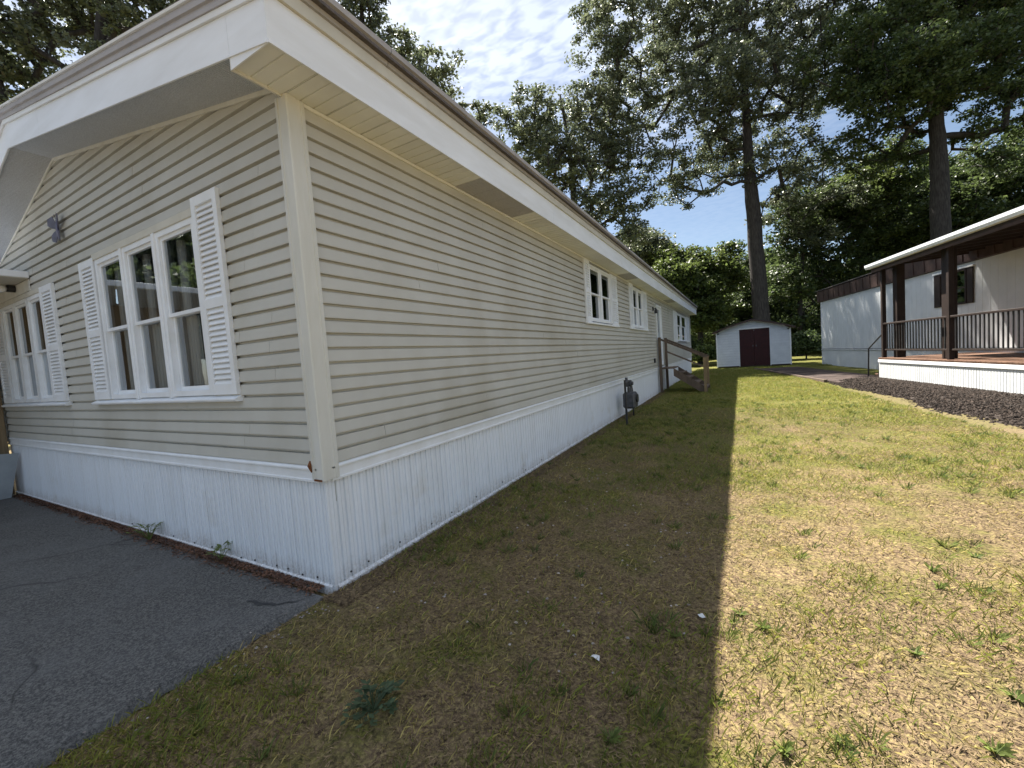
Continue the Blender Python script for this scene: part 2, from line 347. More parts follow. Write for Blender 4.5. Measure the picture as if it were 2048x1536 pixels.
def cuts(lo, hi, z, holes):
    iv = [(lo, hi)]
    for a, b, z0, z1 in holes:
        if z + EXP > z0 + 0.01 and z < z1 - 0.01:
            nv = []
            for p, q in iv:
                if b <= p or a >= q: nv.append((p, q)); continue
                if a > p: nv.append((p, a))
                if b < q: nv.append((b, q))
            iv = nv
    return iv
rs = random.Random(5)
def lay(axis, lo, hi, z, holes, wl):
    off = rs.uniform(0.3, wl - 0.3)
    for p, q in cuts(lo, hi, z, holes):
        js = [p]; t = p + off
        while t < q - 0.3: js.append(t); t += wl
        js.append(q)
        for a, b in zip(js[:-1], js[1:]):
            o = rs.uniform(-0.0012, 0.0012)
            fn = (lambda u, w, s: (u + o, s, z + w)) if axis == 'y' else (lambda u, w, s: (s, -u + o, z + w))
            MB().prism(lap, fn, a + 0.0015, b - 0.0015).build('siding_board', SIDING, HOME)
k = 0
while Z0 + k * EXP < EAVE - 0.02:
    lay('y', 0.055, L - 0.06, Z0 + k * EXP, SIDE_HOLES, 7.6); k += 1
k = 0
while Z0 + k * EXP < 4.0:
    z = Z0 + k * EXP; x1 = -0.058
    if z > 3.34: x1 = -(z - 3.34) / 0.17
    x0 = max(XL, PK - (gable_z(PK) - z) / 0.29)
    if x1 - x0 > 0.2: lay('x', x0, min(x1, -0.058), z, FRONT_HOLES, 3.66)
    k += 1
# shell behind siding (sheathing with openings) as one wall part per face
def shell():
    mb = MB()
    def rect(axis, a, b, z0, z1, d):
        if axis == 'y': mb.box(-0.10 - d, -0.018, a, b, z0, z1)
        else: mb.box(a, b, 0.018, 0.10 + d, z0, z1)
    for axis, lo, hi, holes, top in (('y', 0.11, L - 0.11, SIDE_HOLES, EAVE), ('x', XL, -0.0085, FRONT_HOLES, 3.33)):
        hs = sorted(holes); p = lo
        for a, b, z0, z1 in hs:
            rect(axis, p, a, 0.6, top, 0); rect(axis, a, b, 0.6, z0, 0); rect(axis, a, b, z1, top, 0); p = b
        rect(axis, p, hi, 0.6, top, 0)
    mb.box(XL, 0.0 - 0.0085, L - 0.11, L - 0.01, 0.0, EAVE)             # rear wall
    mb.box(XL - 0.1, XL, 0.11, L - 0.11, 0.0, 3.0)                        # far side wall
    # gable triangle
    mb.prism([(-0.0085, 3.33), (-0.0085, 3.34), (PK, 4.02), (-6.3, 3.34), (-6.3, 3.33)], lambda a, b, t: (a, t, b), 0.02, 0.1)
    mb.prism([(-0.0085, 3.28), (-0.0085, 3.34), (PK, 4.02), (-6.3, 3.34), (-7.3, 3.0)], lambda a, b, t: (a, t, b), L - 0.11, L - 0.01)
    mb.build('wall', DARK, HOME)
    r = MB(); r.box(-7.2, -0.12, 0.12, L - 0.12, 0.80, 0.86); r.box(-7.2, -0.12, 3.5, 3.58, 0.86, 3.25)
    r.box(-7.2, -3.6, 11.9, 11.98, 0.86, 3.25)
    r.box(-7.2, -0.12, 0.12, L - 0.12, 3.25, 3.3)
    r.build('interior_floor_and_partition', DARK, HOME)
shell()
# corner post
cp = [(-0.085, -0.020), (-0.085, -0.034), (-0.062, -0.036), (-0.058, -0.030), (-0.03, -0.030), (-0.026, -0.037), (0.030, -0.037), (0.037, -0.030),
      (0.037, 0.026), (0.030, 0.030), (0.030, 0.062), (0.036, 0.066), (0.034, 0.092), (0.020, 0.092), (0.0, 0.05), (-0.05, 0.0)]
MB().prism(cp, lambda a, b, t: (a, b, t), 0.775, EAVE + .003).build('corner_post', POST, HOME)
MB().box(-0.06, 0.03, L - 0.06, L + 0.02, 0.8, EAVE, 0.004).build('corner_post', POST, HOME)
MB().box(XL - 0.08, XL + 0.05, -0.035, 0.06, 0.8, 3.0, 0.004).build('corner_post', POST, HOME)
rb = MB(); rb.add([(-0.125, -0.022, 0.895), (-0.088, -0.03, 0.89), (-0.086, -0.03, 0.83), (-0.098, -0.035, 0.86), (-0.118, -0.027, 0.875)], [(0, 1, 2, 3, 4)])
rb.tube([(-0.10, -0.025, 0.90), (-0.09, -0.045, 0.875), (-0.086, -0.034, 0.83)], [0.012, 0.014, 0.006], 6); rb.build('rusty_bracket', RUST, HOME)
MB().box(-0.06, 0.02, -0.0405, -0.0375, 0.772, 0.785).build('rusty_bracket', RUST, HOME)

# skirting: ribbed panels, capped by a trim
def skirt(axis, lo, hi, top, mat, par, base=0.0, name='skirting_panel', w=0.406, fn=None):
    n = max(1, int(round((hi - lo) / w))); w = (hi - lo) / n; ribs = 6; step = w / ribs
    prof = []
    for i in range(ribs):
        s = i * step; prof += [(s + 0.001, 0.0), (s + 0.005, -0.014), (s + 0.012, -0.014), (s + 0.018, 0.0), (s + step * .60, 0.002), (s + step * .62, -0.004), (s + step * .66, -0.004), (s + step * .68, 0.001)]
    prof.append((w - 0.001, 0.0))
    if fn is None: fn = (lambda x0: (lambda a, b, t: (b, x0 + a, t))) if axis == 'y' else (lambda x0: (lambda a, b, t: (x0 + a, -b, t)))
    me = None
    for i in range(n):
        if me is None:
            o = MB().strip(prof, fn(0.0), base, top).build(name, mat, par); me = o
            o.location = (0, lo, 0) if axis == 'y' else (lo, 0, 0)
        else:
            copy_part(me, par, (0, lo + i * w, 0) if axis == 'y' else (lo + i * w, 0, 0))
skirt('y', 0.0, L, 0.78, SKIRT, HOME, -0.05)
skirt('x', XL, 0.0, 0.78, SKIRT, HOME, -0.05)
MB().box(-0.012, 0.006, -0.006, 0.012, -0.05, 0.77, 0.002).build('skirting_corner', SKIRT, HOME)
tp = [(0.0, 0.757), (0.024, 0.757), (0.024, 0.772), (0.018, 0.776), (0.018, 0.838), (0.030, 0.843), (0.030, 0.853), (0.012, 0.868), (0.0, 0.868)]
segs = [0.04, 3.7, 7.35, 11.0, 14.7, 18.3, 21.0, L]
for a, b in zip(segs[:-1], segs[1:]): MB().prism(tp, lambda u, w, s: (u, s, w), a + .001, b - .001).build('skirting_top_trim', WHITE, HOME)
segs = [XL, -5.35, -2.6, -0.04]
for a, b in zip(segs[:-1], segs[1:]): MB().prism(tp, lambda u, w, s: (s, -u, w), a + .001, b - .001).build('skirting_top_trim', WHITE, HOME)
MB().prism([(0.0, -0.05), (0.014, -0.05), (0.014, 0.012), (0.0, 0.03)], lambda u, w, s: (u, s, w), 0.02, L).build('ground_track', SKIRT, HOME)
MB().prism([(0.0, -0.05), (0.014, -0.05), (0.014, 0.022), (0.0, 0.03)], lambda u, w, s: (s, -u, w), XL, -0.02).build('ground_track', SKIRT, HOME)
def knob(x, y, z, ax):
    m = MB(); d = Vector((1, 0, 0)) if ax == 'y' else Vector((0, -1, 0)); p = Vector((x, y, z))
    m.tube([p, p + d * 0.006], 0.007, 7); return m
ko = knob(0, 0, 0, 'y').build('screw', BLACKM, HOME); ko.location = (0.004, 0.13, 0.07)
for y in (0.29, 0.62, 1.02, 1.32, 1.75, 2.3, 2.9, 3.4): copy_part(ko, HOME, (0.004, y, 0.07 + rs.uniform(-.01, .02)))
kf = knob(0, 0, 0, 'x').build('screw', BLACKM, HOME); kf.location = (-0.18, -0.004, 0.06)
for x in (-0.35, -0.52, -0.66, -0.95, -1.15, -1.6, -1.9, -2.3, -2.7, -3.2): copy_part(kf, HOME, (x, -0.004, 0.045 + rs.uniform(-.01, .015)))

# eave soffit, fascia and layered roof edge
sp_prof = []
NW = 3
for i in range(NW):
    s = i * 0.1; sp_prof += [(s + 0.001, 0.0), (s + 0.088, 0.0), (s + 0.090, 0.009), (s + 0.098, 0.009)]
sp_prof.append((0.299, 0.0))
y = OUTF + 0.01; solid = None; vent = None
while y < L + 0.2:
    isv = (1.72 < y + .15 < 2.95) or (7.9 < y < 8.8) or (14.6 < y < 15.6)
    if isv:
        if vent is None:
            m = MB()
            pr = []
            for i in range(10): pr += [(i * .03 + .001, 0.0), (i * .03 + .018, 0.0), (i * .03 + .020, .006), (i * .03 + .028, .006)]
            pr.append((.299, 0))
            m.strip(pr, lambda a, b, t: (t, a, b), 0.0, OUTW - .004); vent = m.build('vented_soffit_panel', SOFFITV, HOME); vent.location = (0, y, EAVE + .004)
            vent['label'] = 'dark perforated soffit panel'
        else: copy_part(vent, HOME, (0, y, EAVE + .004))
    else:
        if solid is None:
            m = MB(); m.strip(sp_prof, lambda a, b, t: (t, a, b), 0.0, OUTW - .004); solid = m.build('soffit_panel', SOFFIT, HOME); solid.location = (0, y, EAVE + .004)
        else: copy_part(solid, HOME, (0, y, EAVE + .004))
    y += 0.3
MB().box(-0.002, 0.03, 0.094, L, EAVE - 0.022, EAVE + 0.002, 0.003).build('soffit_channel', SOFFIT, HOME)
MB().box(-0.014, 0.0, OUTF, 0.0, EAVE - 0.012, EAVE + 0.09).build('soffit_channel', POST, HOME)
m = MB(); m.prism([(-.003, EAVE - .012), (OUTW - .001, EAVE - .006), (OUTW - .001, EAVE + .06), (-.003, EAVE + .14)], lambda a, b, t: (a, t, b), OUTF - .002, OUTF + .006); m.build('eave_end_cap', FASCIA, HOME)
# front (rake) soffit: panels running out from the wall, following the slope
def rk(x): return 3.292 + 0.172 * (OUTW - x) if x > PK else 3.292 + 0.172 * (OUTW - PK) - 0.30 * (PK - x)
x = -0.016; fs = [x]
while x > PK + 0.01: x = max(PK, x - 0.25); fs.append(x)
while x > -7.5: x -= 0.25; fs.append(x)
for a, b in zip(fs[:-1], fs[1:]):
    za, zb = rk(a), rk(b); m = MB(); v = []; nn = 10
    for i in range(nn * 4 + 1):
        j, q = divmod(i, 4); t = min(1, (j + (0, .62, .68, .94)[q]) / nn); h = (0, 0, .008, .008)[q]
        v.append((a + (b - a) * t, za + (zb - za) * t + (h if j < nn else 0)))
    m.strip(v, lambda u, w, s: (u, s, w), 0.0, OUTF + .004).build('front_soffit_panel', SOFFITF, HOME)
def slope_box(a, b, y0, y1, dz0, dz1, name, mat, f=rk):
    m = MB(); m.add([(a, y0, f(a) + dz0), (b, y0, f(b) + dz0), (b, y1, f(b) + dz0), (a, y1, f(a) + dz0), (a, y0, f(a) + dz1), (b, y0, f(b) + dz1), (b, y1, f(b) + dz1), (a, y1, f(a) + dz1)],
        [(0, 1, 2, 3), (7, 6, 5, 4), (0, 4, 5, 1), (1, 5, 6, 2), (2, 6, 7, 3), (3, 7, 4, 0)]); return m.build(name, mat, HOME)
for a, b in ((-0.017, -1.95), (-1.953, PK), (PK - .002, -7.4)): slope_box(a, b, -0.03, -0.018, -0.03, 0.002, 'soffit_channel', POST)
# rake fascia, in joined lengths, and stepped roof edge above
def rf(x): return 3.28 + 0.172 * (OUTW - x) if x > PK else 3.28 + 0.172 * (OUTW - PK) - 0.30 * (PK - x)
def rake(prof, mat, name, cutsx):
    for a, b in zip(cutsx[:-1], cutsx[1:]):
        m = MB(); n = len(prof); v = [(a - .001, OUTF - d, rf(a) + h) for d, h in prof] + [(b + .001, OUTF - d, rf(b) + h) for d, h in prof]
        m.add(v, [(i, (i + 1) % n, n + (i + 1) % n, n + i) for i in range(n)] + [tuple(range(n)), tuple(range(n, 2 * n))[::-1]]); m.build(name, mat, HOME)
RC = [OUTW, -0.003, -3.1, PK, -7.6]
fas = [(0.0, 0.0), (0.004, 0.0), (0.004, 0.222), (0.0, 0.222)]
rake([(0.0, -0.008), (0.010, -0.008), (0.010, 0.006), (0.004, 0.008), (0.004, 0.228), (-0.01, 0.228), (-0.01, 0.0)], FASCIA, 'rake_fascia', RC)
RCt = [OUTW + .05, -2.0, PK, -7.6]
rake([(-0.01, 0.230), (0.018, 0.230), (0.022, 0.262), (-0.01, 0.262)], FASCIA, 'rake_edge_trim', RCt)
rake([(-0.01, 0.262), (0.030, 0.264), (0.034, 0.285), (0.026, 0.288), (0.026, 0.308), (0.040, 0.312), (0.044, 0.335), (0.036, 0.338), (0.036, 0.36), (-0.01, 0.36)], ROOFT, 'roof_edge_band', RCt)
rake([(-0.01, 0.360), (0.048, 0.362), (0.052, 0.376), (-0.01, 0.380)], WHITE, 'roof_drip_edge', RCt)
ep = [(0.0, -0.008), (0.010, -0.008), (0.010, 0.006), (0.004, 0.008), (0.004, 0.258), (-0.01, 0.258), (-0.01, 0.0)]
eb = [(-0.01, 0.260), (0.024, 0.260), (0.028, 0.330), (0.018, 0.336), (0.018, 0.344), (-0.01, 0.344)]
ed = [(-0.01, 0.344), (0.034, 0.346), (0.040, 0.372), (0.052, 0.376), (0.058, 0.410), (0.078, 0.415), (0.084, 0.448), (-0.01, 0.465)]
ys = [OUTF - .004, 3.55, 7.2, 10.85, 14.5, 18.1, 21.8, L + .25]
for a, b in zip(ys[:-1], ys[1:]): MB().prism(ep, lambda u, w, s: (OUTW + u, s, EAVE + w), a + .001, b - .001).build('eave_fascia', FASCIA, HOME)
for a, b in zip(ys[:-1], ys[1:]): MB().prism(eb, lambda u, w, s: (OUTW + u, s, EAVE + w), a + .001, b - .001).build('eave_edge_trim', CREAM, HOME)
y = OUTF - .05
while y < L + .2:
    o = rs.uniform(-.002, .002)
    MB().prism(ed, lambda u, w, s: (OUTW + u + o, s, EAVE + w), y + .002, min(y + 0.92, L + .27) - .002).build('roof_edge_band', ROOFT, HOME); y += 0.92
# roof planes
def rz(x): return rf(x) + 0.385
m = MB(); Y0, Y1 = OUTF - .04, L + .25
m.add([(OUTW + .08, Y0, rz(OUTW) + .0), (PK, Y0, rz(PK)), (-7.6, Y0, rz(-7.6)), (OUTW + .08, Y1, rz(OUTW)), (PK, Y1, rz(PK)), (-7.6, Y1, rz(-7.6)),
       (OUTW + .08, Y0, rz(OUTW) - .02), (PK, Y0, rz(PK) - .02), (-7.6, Y0, rz(-7.6) - .02), (OUTW + .08, Y1, rz(OUTW) - .02), (PK, Y1, rz(PK) - .02), (-7.6, Y1, rz(-7.6) - .02)],
      [(0, 1, 4, 3), (1, 2, 5, 4), (6, 9, 10, 7), (7, 10, 11, 8), (0, 6, 7, 1), (1, 7, 8, 2), (3, 4, 10, 9), (4, 5, 11, 10), (0, 3, 9, 6), (2, 8, 11, 5)])
m.build('roof', ROOF, HOME)
MB().prism([(0.0, 0), (0.0, 0.47), (0.35, 0.41), (0.35, 0)], lambda a, b, t: (a, t, EAVE + b), L + .2, L + .25).build('rear_fascia', FASCIA, HOME)
for nm, (x, y, h) in (('roof_vent', (-2.2, 9.0, 0.35)),):
    m = MB(); z = rz(x); m.tube([(x, y, z - .05), (x, y, z + h)], 0.05, 10); m.build(nm, GREYM, HOME)

# windows
def frame_ring(m, fn, a0, a1, z0, z1, w, d0, d1):
    """rectangular ring; fn(a, depth, z)"""
    for (p, q, r, s) in ((a0, a0 + w, z0, z1), (a1 - w, a1, z0, z1), (a0 + w, a1 - w, z0, z0 + w), (a0 + w, a1 - w, z1 - w, z1)):
        v = [fn(a, d, z) for z in (r, s) for d in (d0, d1) for a in (p, q)]
        m.add(v, [(0, 2, 3, 1), (4, 5, 7, 6), (0, 1, 5, 4), (2, 6, 7, 3), (0, 4, 6, 2), (1, 3, 7, 5)])
def bx(m, fn, a0, a1, d0, d1, z0, z1):
    v = [fn(a, d, z) for z in (z0, z1) for d in (d0, d1) for a in (a0, a1)]
    m.add(v, [(0, 2, 3, 1), (4, 5, 7, 6), (0, 1, 5, 4), (2, 6, 7, 3), (0, 4, 6, 2), (1, 3, 7, 5)])
FX = lambda a, d, z: (a, -d, z)          # front wall: outward = -Y
FY = lambda a, d, z: (d, a, z)           # side wall: outward = +X
def window(fn, a0, a1, z0, z1, rail, glass, curtain=None, header=True, name='window', axis=None):
    fr = MB(); w = 0.045
    frame_ring(fr, fn, a0, a1, z0, z1, w, -0.05, 0.036)
    win = fr.build(name, WHITE, HOME)
    for (za, zb, d, nmn) in ((rail - .012, z1 - w, 0.004, 'upper_sash'), (z0 + w, rail + .022, -0.022, 'lower_sash')):
        s = MB(); frame_ring(s, fn, a0 + w + .001, a1 - w - .001, za, zb, 0.030 if nmn == 'upper_sash' else 0.036, d - .012, d + .014); s.build(nmn, WHITE, win)
        g = MB(); q = 0.028; g.add([fn(a0 + w + q, d, za + q), fn(a1 - w - q, d, za + q), fn(a1 - w - q, d, zb - q), fn(a0 + w + q, d, zb - q)], [(0, 1, 2, 3)]); g.build('pane', glass, win)
    if curtain:
        for c0, c1, cz0, cz1 in curtain:
            m = MB(); n = 30; pr = [(a0 + w + (a1 - a0 - 2 * w) * (c0 + (c1 - c0) * i / n), -0.11 - 0.018 * math.sin(i * 1.35) - .006 * math.sin(i * .7)) for i in range(n + 1)]
            m.strip(pr, lambda a, b, t: fn(a, b, t), cz0, cz1); m.build('curtain', CURTAIN, win, smooth=True)
    return win
CU = [(0.0, 0.42, 1.40, 2.10)]
units = [(-3.215, -2.60), (-2.565, -1.93), (-1.895, -1.24)]
for i, (a, b) in enumerate(units):
    window(FX, a, b, 1.385, 2.80, 2.085, GLASS, [(0.0, (0.62, .42, .36)[i], 1.38, 2.08), (0.0, .16, 2.08, 2.75), (.84, 1.0, 1.4, 2.75), (.62, .84, 2.2, 2.75)])
m = MB(); n_ = 80; m.strip([(-3.25 + 2.05 * i / n_, .20 + .012 * math.sin(i * 1.1)) for i in range(n_ + 1)], lambda a, b, t: (a, b, t), 1.36, 2.84); m.build('sheer_curtain', SHEER, HOME, smooth=True)
t3 = MB(); t3.box(-1.50, -1.32, 0.45, 0.65, 1.42, 1.75, .02); t3.build('lampshade_inside_window', CREAM, HOME)
m = MB()
for a in (-2.583, -1.913): m.box(a - .021, a + .021, -0.052, 0.02, 1.372, 2.80, 0.004)
m.build('window_mullion', WHITE, HOME)
MB().box(-3.26, -1.20, -0.045, 0.0, 2.80, 2.865, 0.004).build('window_head_trim', CREAM, HOME)
MB().prism([(0.0, 1.330), (0.062, 1.330), (0.070, 1.342), (0.070, 1.352), (0.0, 1.384)], lambda u, w, s: (s, -u, w), -3.66, -0.86).build('window_sill', WHITE, HOME)
units2 = [(-6.60, -6.07), (-6.04, -5.49), (-5.46, -4.94)]
for i, (a, b) in enumerate(units2):
    window(FX, a, b, 1.385, 2.72, 2.02, GLASS if i == 2 else GLASSD, [(0.0, 1.0, 1.38, 2.7)] if i == 2 else None)
MB().box(-6.64, -4.90, -0.045, 0.0, 2.72, 2.78, 0.004).build('window_head_trim', CREAM, HOME)
MB().prism([(0.0, 1.330), (0.062, 1.330), (0.070, 1.342), (0.070, 1.352), (0.0, 1.384)], lambda u, w, s: (s, -u, w), -7.1, -4.46).build('window_sill', WHITE, HOME)

def shutter(fn, a0, a1, z0, z1, mid, nslat, indiv=True):
    m = MB(); w = 0.055; d0, d1 = 0.016, 0.046
    for p, q in ((a0, a0 + w), (a1 - w, a1)): bx(m, fn, p, q, d0, d1, z0, z1)
    for p, q in ((z0, z0 + .08), (mid - .035, mid + .035), (z1 - .07, z1)): bx(m, fn, a0 + w, a1 - w, d0, d1 - .001, p, q)
    s = m.build('shutter', WHITE, HOME)
    b = MB(); bx(b, fn, a0 + w, a1 - w, d0 - .001, d0 + .004, z0 + .06, z1 - .06); b.build('back_panel', SKIRT, s)
    jm = MB(); first = None
    for p, q in ((z0 + .08, mid - .035), (mid + .035, z1 - .07)):
        n = max(3, int((q - p) / ((z1 - z0) / nslat))); st = (q - p) / n
        for i in range(n):
            z = p + i * st
            v = [fn(a0 + w, .042, z + .002), fn(a1 - w, .042, z + .002), fn(a1 - w, .022, z + st * .98), fn(a0 + w, .022, z + st * .98),
                 fn(a0 + w, .038, z - .004), fn(a1 - w, .038, z - .004)]
            f = [(0, 1, 2, 3), (4, 5, 1, 0)]
            if indiv:
                if first is None or abs(st - first[1]) > 1e-4: o = MB().add([Vector(x) - Vector(fn(0, 0, z)) for x in v], f).build('slat', WHITE, s); first = (o, st)
                else: o = copy_part(first[0], s)
                o.location = fn(0, 0, z)
            else: jm.add(v, f)
    if not indiv: jm.build('slats', WHITE, s)
    return s
shutter(FX, -1.235, -0.87, 1.385, 2.93, 2.10, 38)
shutter(FX, -3.625, -3.235, 1.385, 2.83, 2.08, 36)
shutter(FX, -4.925, -4.50, 1.385, 2.77, 2.03, 34)
shutter(FX, -7.05, -6.625, 1.385, 2.72, 2.03, 34, False)
for a, b, c, d in ((5.67, 5.97, 7.44, 7.95), (9.20, 9.60, 10.87, 11.45)):
    window(FY, b + .01, (b + c) / 2 - .012, 2.12, 3.20, 2.66, GLASSD); window(FY, (b + c) / 2 + .012, c - .01, 2.12, 3.20, 2.66, GLASSD)
    MB().box(0.0, 0.04, (b + c) / 2 - .0115, (b + c) / 2 + .0115, 2.12, 3.2).build('window_mullion', WHITE, HOME)
    shutter(FY, a, b, 2.10, 3.25, 2.68, 26, False); shutter(FY, c, d, 2.08, 3.22, 2.66, 26, False)
    MB().box(0.0, 0.06, a - .02, d + .02, 2.06, 2.098, 0.005).build('window_sill', WHITE, HOME)
window(FY, 18.4, 19.9, 1.78, 3.05, 2.5, GLASS, [(0, 1, 1.8, 3.0)]); window(FY, 20.0, 21.9, 1.78, 3.05, 2.5, GLASS)
shutter(FY, 17.2, 18.3, 1.75, 3.08, 2.45, 20, False); shutter(FY, 22.0, 23.2, 1.75, 3.08, 2.45, 20, False)
# side door with storm frame
m = MB(); frame_ring(m, FY, 13.1, 14.05, 0.92, 3.0, 0.06, -0.03, 0.05); fr = m.build('door_frame', WHITE, HOME)
m = MB(); bx(m, FY, 13.165, 13.985, -0.02, 0.005, 0.98, 1.75); frame_ring(m, FY, 13.165, 13.985, 1.75, 2.935, 0.07, -0.02, 0.006); d = m.build('door', WHITE, HOME)
g = MB(); g.add([FY(13.24, -.01, 1.82), FY(13.915, -.01, 1.82), FY(13.915, -.01, 2.865), FY(13.24, -.01, 2.865)], [(0, 1, 2, 3)]); g.build('pane', GLASSD, d)
MB().box(0.006, 0.03, 13.19, 13.22, 1.55, 1.72, .004).build('handle', BLACKM, d)
# small fixtures on the side wall
m = MB(); m.box(0.015, 0.05, 12.98 - .5, 13.06 - .5, 2.75, 2.88, .008); m.tube([(0.05, 12.52, 2.8), (0.11, 12.52, 2.83), (0.12, 12.52, 2.76), (0.12, 12.52, 2.66)], [.012, .02, .05, .055], 8); m.build('wall_lamp', BLACKM, HOME)
m = MB(); m.box(0.014, 0.06, 12.3, 12.42, 1.06, 1.2, .008); m.build('outlet_cover', BLACKM, HOME)
# entry canopy on the front, by the far windows
cz = 2.97
MB().box(-9.0, -5.30, -2.6, -0.02, cz - .02, cz + .06, .006).build('canopy', FASCIA, HOME)
m = MB(); m.box(-9.0, -5.33, -2.55, -0.03, cz - .028, cz - .021); m.build('canopy_ceiling', CREAM, HOME)
MB().box(-7.25, -5.33, -0.026, -0.018, 2.80, cz - .03).build('canopy_wall_board', POST, HOME)
m = MB(); m.tube([(-5.9, -0.03, 2.90), (-5.9, -0.10, 2.90)], .05, 10); m.build('porch_lamp_base', BLACKM, HOME)
m = MB(); m.tube([(-5.9, -0.10, 2.90), (-5.9, -0.13, 2.89), (-5.9, -.17, 2.88), (-5.9, -.20, 2.875)], [.02, .045, .045, .015], 10); m.build('porch_lamp_bulb', WHITE, HOME, True)
MB().box(-7.62, -7.16, -2.6, -0.045, 0.0, cz - .03, .006).build('porch_side_wall', WOODL, HOME)

# ornament on the gable
m = MB(); oc = Vector((-4.07, -0.03, 3.29))
for sx, sz, a, b in ((1, 1, .15, .13), (-1, 1, .15, .13), (1, -1, .11, .12), (-1, -1, .11, .12)):
    pts = [(0, 0), (sx * a * .5, sz * b * 1.15), (sx * a, sz * b), (sx * a * 1.05, sz * b * .45), (sx * a * .6, sz * .02)]
    for t0, t1 in ((0.0, 0.008),): m.prism(pts, lambda u, w, s: (oc.x + u, oc.y - s - abs(u) * .25, oc.z + w), t0, t1)
m.tube([oc + Vector((0, -.01, -.11)), oc + Vector((0, -.015, 0)), oc + Vector((0, -.01, .10))], [.006, .014, .009], 7)
m.tube([oc + Vector((0, -.01, .10)), oc + Vector((.04, -.02, .17))], .003, 5); m.tube([oc + Vector((0, -.01, .10)), oc + Vector((-.04, -.02, .17))], .003, 5)
tag(m.build('wall_ornament', ORN), 'small bluish metal butterfly ornament hung on the gable siding left of the triple window', 'ornament')
# leaning sheet at the far left
m = MB(); a0 = -7.15
q = [(-6.86, -.14, .015), (-6.82, -.022, .645), (-6.80, -1.25, .80), (-6.86, -1.35, .015)]
m.add(q + [(x + .012, y, z) for x, y, z in q], [(0, 1, 2, 3), (7, 6, 5, 4), (0, 4, 5, 1), (1, 5, 6, 2), (2, 6, 7, 3), (3, 7, 4, 0)])
tag(m.build('leaning_sheet', PANEL), 'plain grey sheet leaning against the white skirting at the left edge', 'board')

# ------------------------------------------------------------------ gas meter
GM = empty('gas_meter', (0.30, 6.85, 0), 0, label='grey gas meter on pipes with a black riser post beside the white skirting', cat='gas meter')
MB().tube([(0.13, -.22, -.05), (0.13, -.22, .92)], .022, 8).build('riser_post', BLACKM, GM)
MB().tube([(0.13, -.22, .86), (0.12, .1, .88), (0.08, .35, .86), (-.02, .58, .78), (-.02, .70, .66)], .018, 8).build('inlet_pipe', GREYM, GM, True)
m = MB(); m.box(-.15, .12, .62, .96, .22, .58, .04); m.tube([(-.02, .70, .57), (-.02, .70, .68)], .032, 8); m.tube([(-.02, .88, .57), (-.02, .88, .68)], .032, 8); m.build('meter_body', GREYM, GM)
m = MB(); m.tube([(.12, .79, .44), (.155, .79, .44)], .09, 14); m.build('dial', BLACKM, GM)
m = MB(); m.tube([(-.02, .88, .67), (-.02, .98, .74), (-.02, 1.06, .6), (-.02, 1.06, -.05)], .018, 8); m.build('outlet_pipe', GREYM, GM, True)
m = MB(); m.tube([(-.04, .46, .80), (.10, .46, .80)], .075, 12); m.tube([(.10, .46, .80), (.14, .46, .80)], .04, 12); m.tube([(.0, .46, .80), (.0, .46, .93)], .03, 10); m.build('regulator', GREYM, GM)

# ------------------------------------------------------------------ side stairs
ST = empty('wooden_stairs', (0.06, 13.05, 0), 0, label='small brown wooden stairs with handrails at the side door', cat='stairs')
def sb(name, x0, x1, y0, y1, z0, z1, mat=WOOD, b=.004): return MB().box(x0, x1, y0, y1, z0, z1, b).build(name, mat, ST)
for i in range(9): sb('landing_board', 0.0 + i * .0, 0, 0, 0, 0, 0, b=0) if False else None
for i in range(4): sb('landing_board', 0.0 + i * .115, .11 + i * .115, 0.03, 1.2, .80, .835)
for i in range(4): sb('tread', .46 + i * .24, .73 + i * .24, 0.04, 1.19, .63 - i * .17, .665 - i * .17)
for y in (0.0, 1.2):
    m = MB(); m.prism([(.44, .80), (.47, .80), (1.46, .12), (1.46, -.03), (1.30, -.03), (.44, .56)], lambda a, b, t: (a, t, b), y - .0, y + .035); m.build('stringer', WOOD, ST)
    sb('post', 0.0, .085, y - .09 if y == 0 else y + .04, y if y == 0 else y + .125, -.03, 1.88)
    sb('post', 1.36, 1.44, y - .085 if y == 0 else y + .04, y - .002 if y == 0 else y + .12, -.03, 1.12, WOODL)
    m = MB(); yy = y - .045 if y == 0 else y + .08
    m.prism([(-.02, -.035), (.02, -.035), (.02, .035), (-.02, .035)], lambda a, b, t: (.02 + 1.44 * t, yy + a, 1.84 - .72 * max(0, t - .12) / .88 + b), 0, 1); m.build('handrail', WOOD, ST)
    if y > 0:
        m = MB(); m.prism([(-.02, -.03), (.02, -.03), (.02, .03), (-.02, .03)], lambda a, b, t: (.02 + 1.42 * t, yy + a, 1.40 - .72 * max(0, t - .12) / .88 + b), 0, 1); m.build('middle_rail', WOOD, ST)

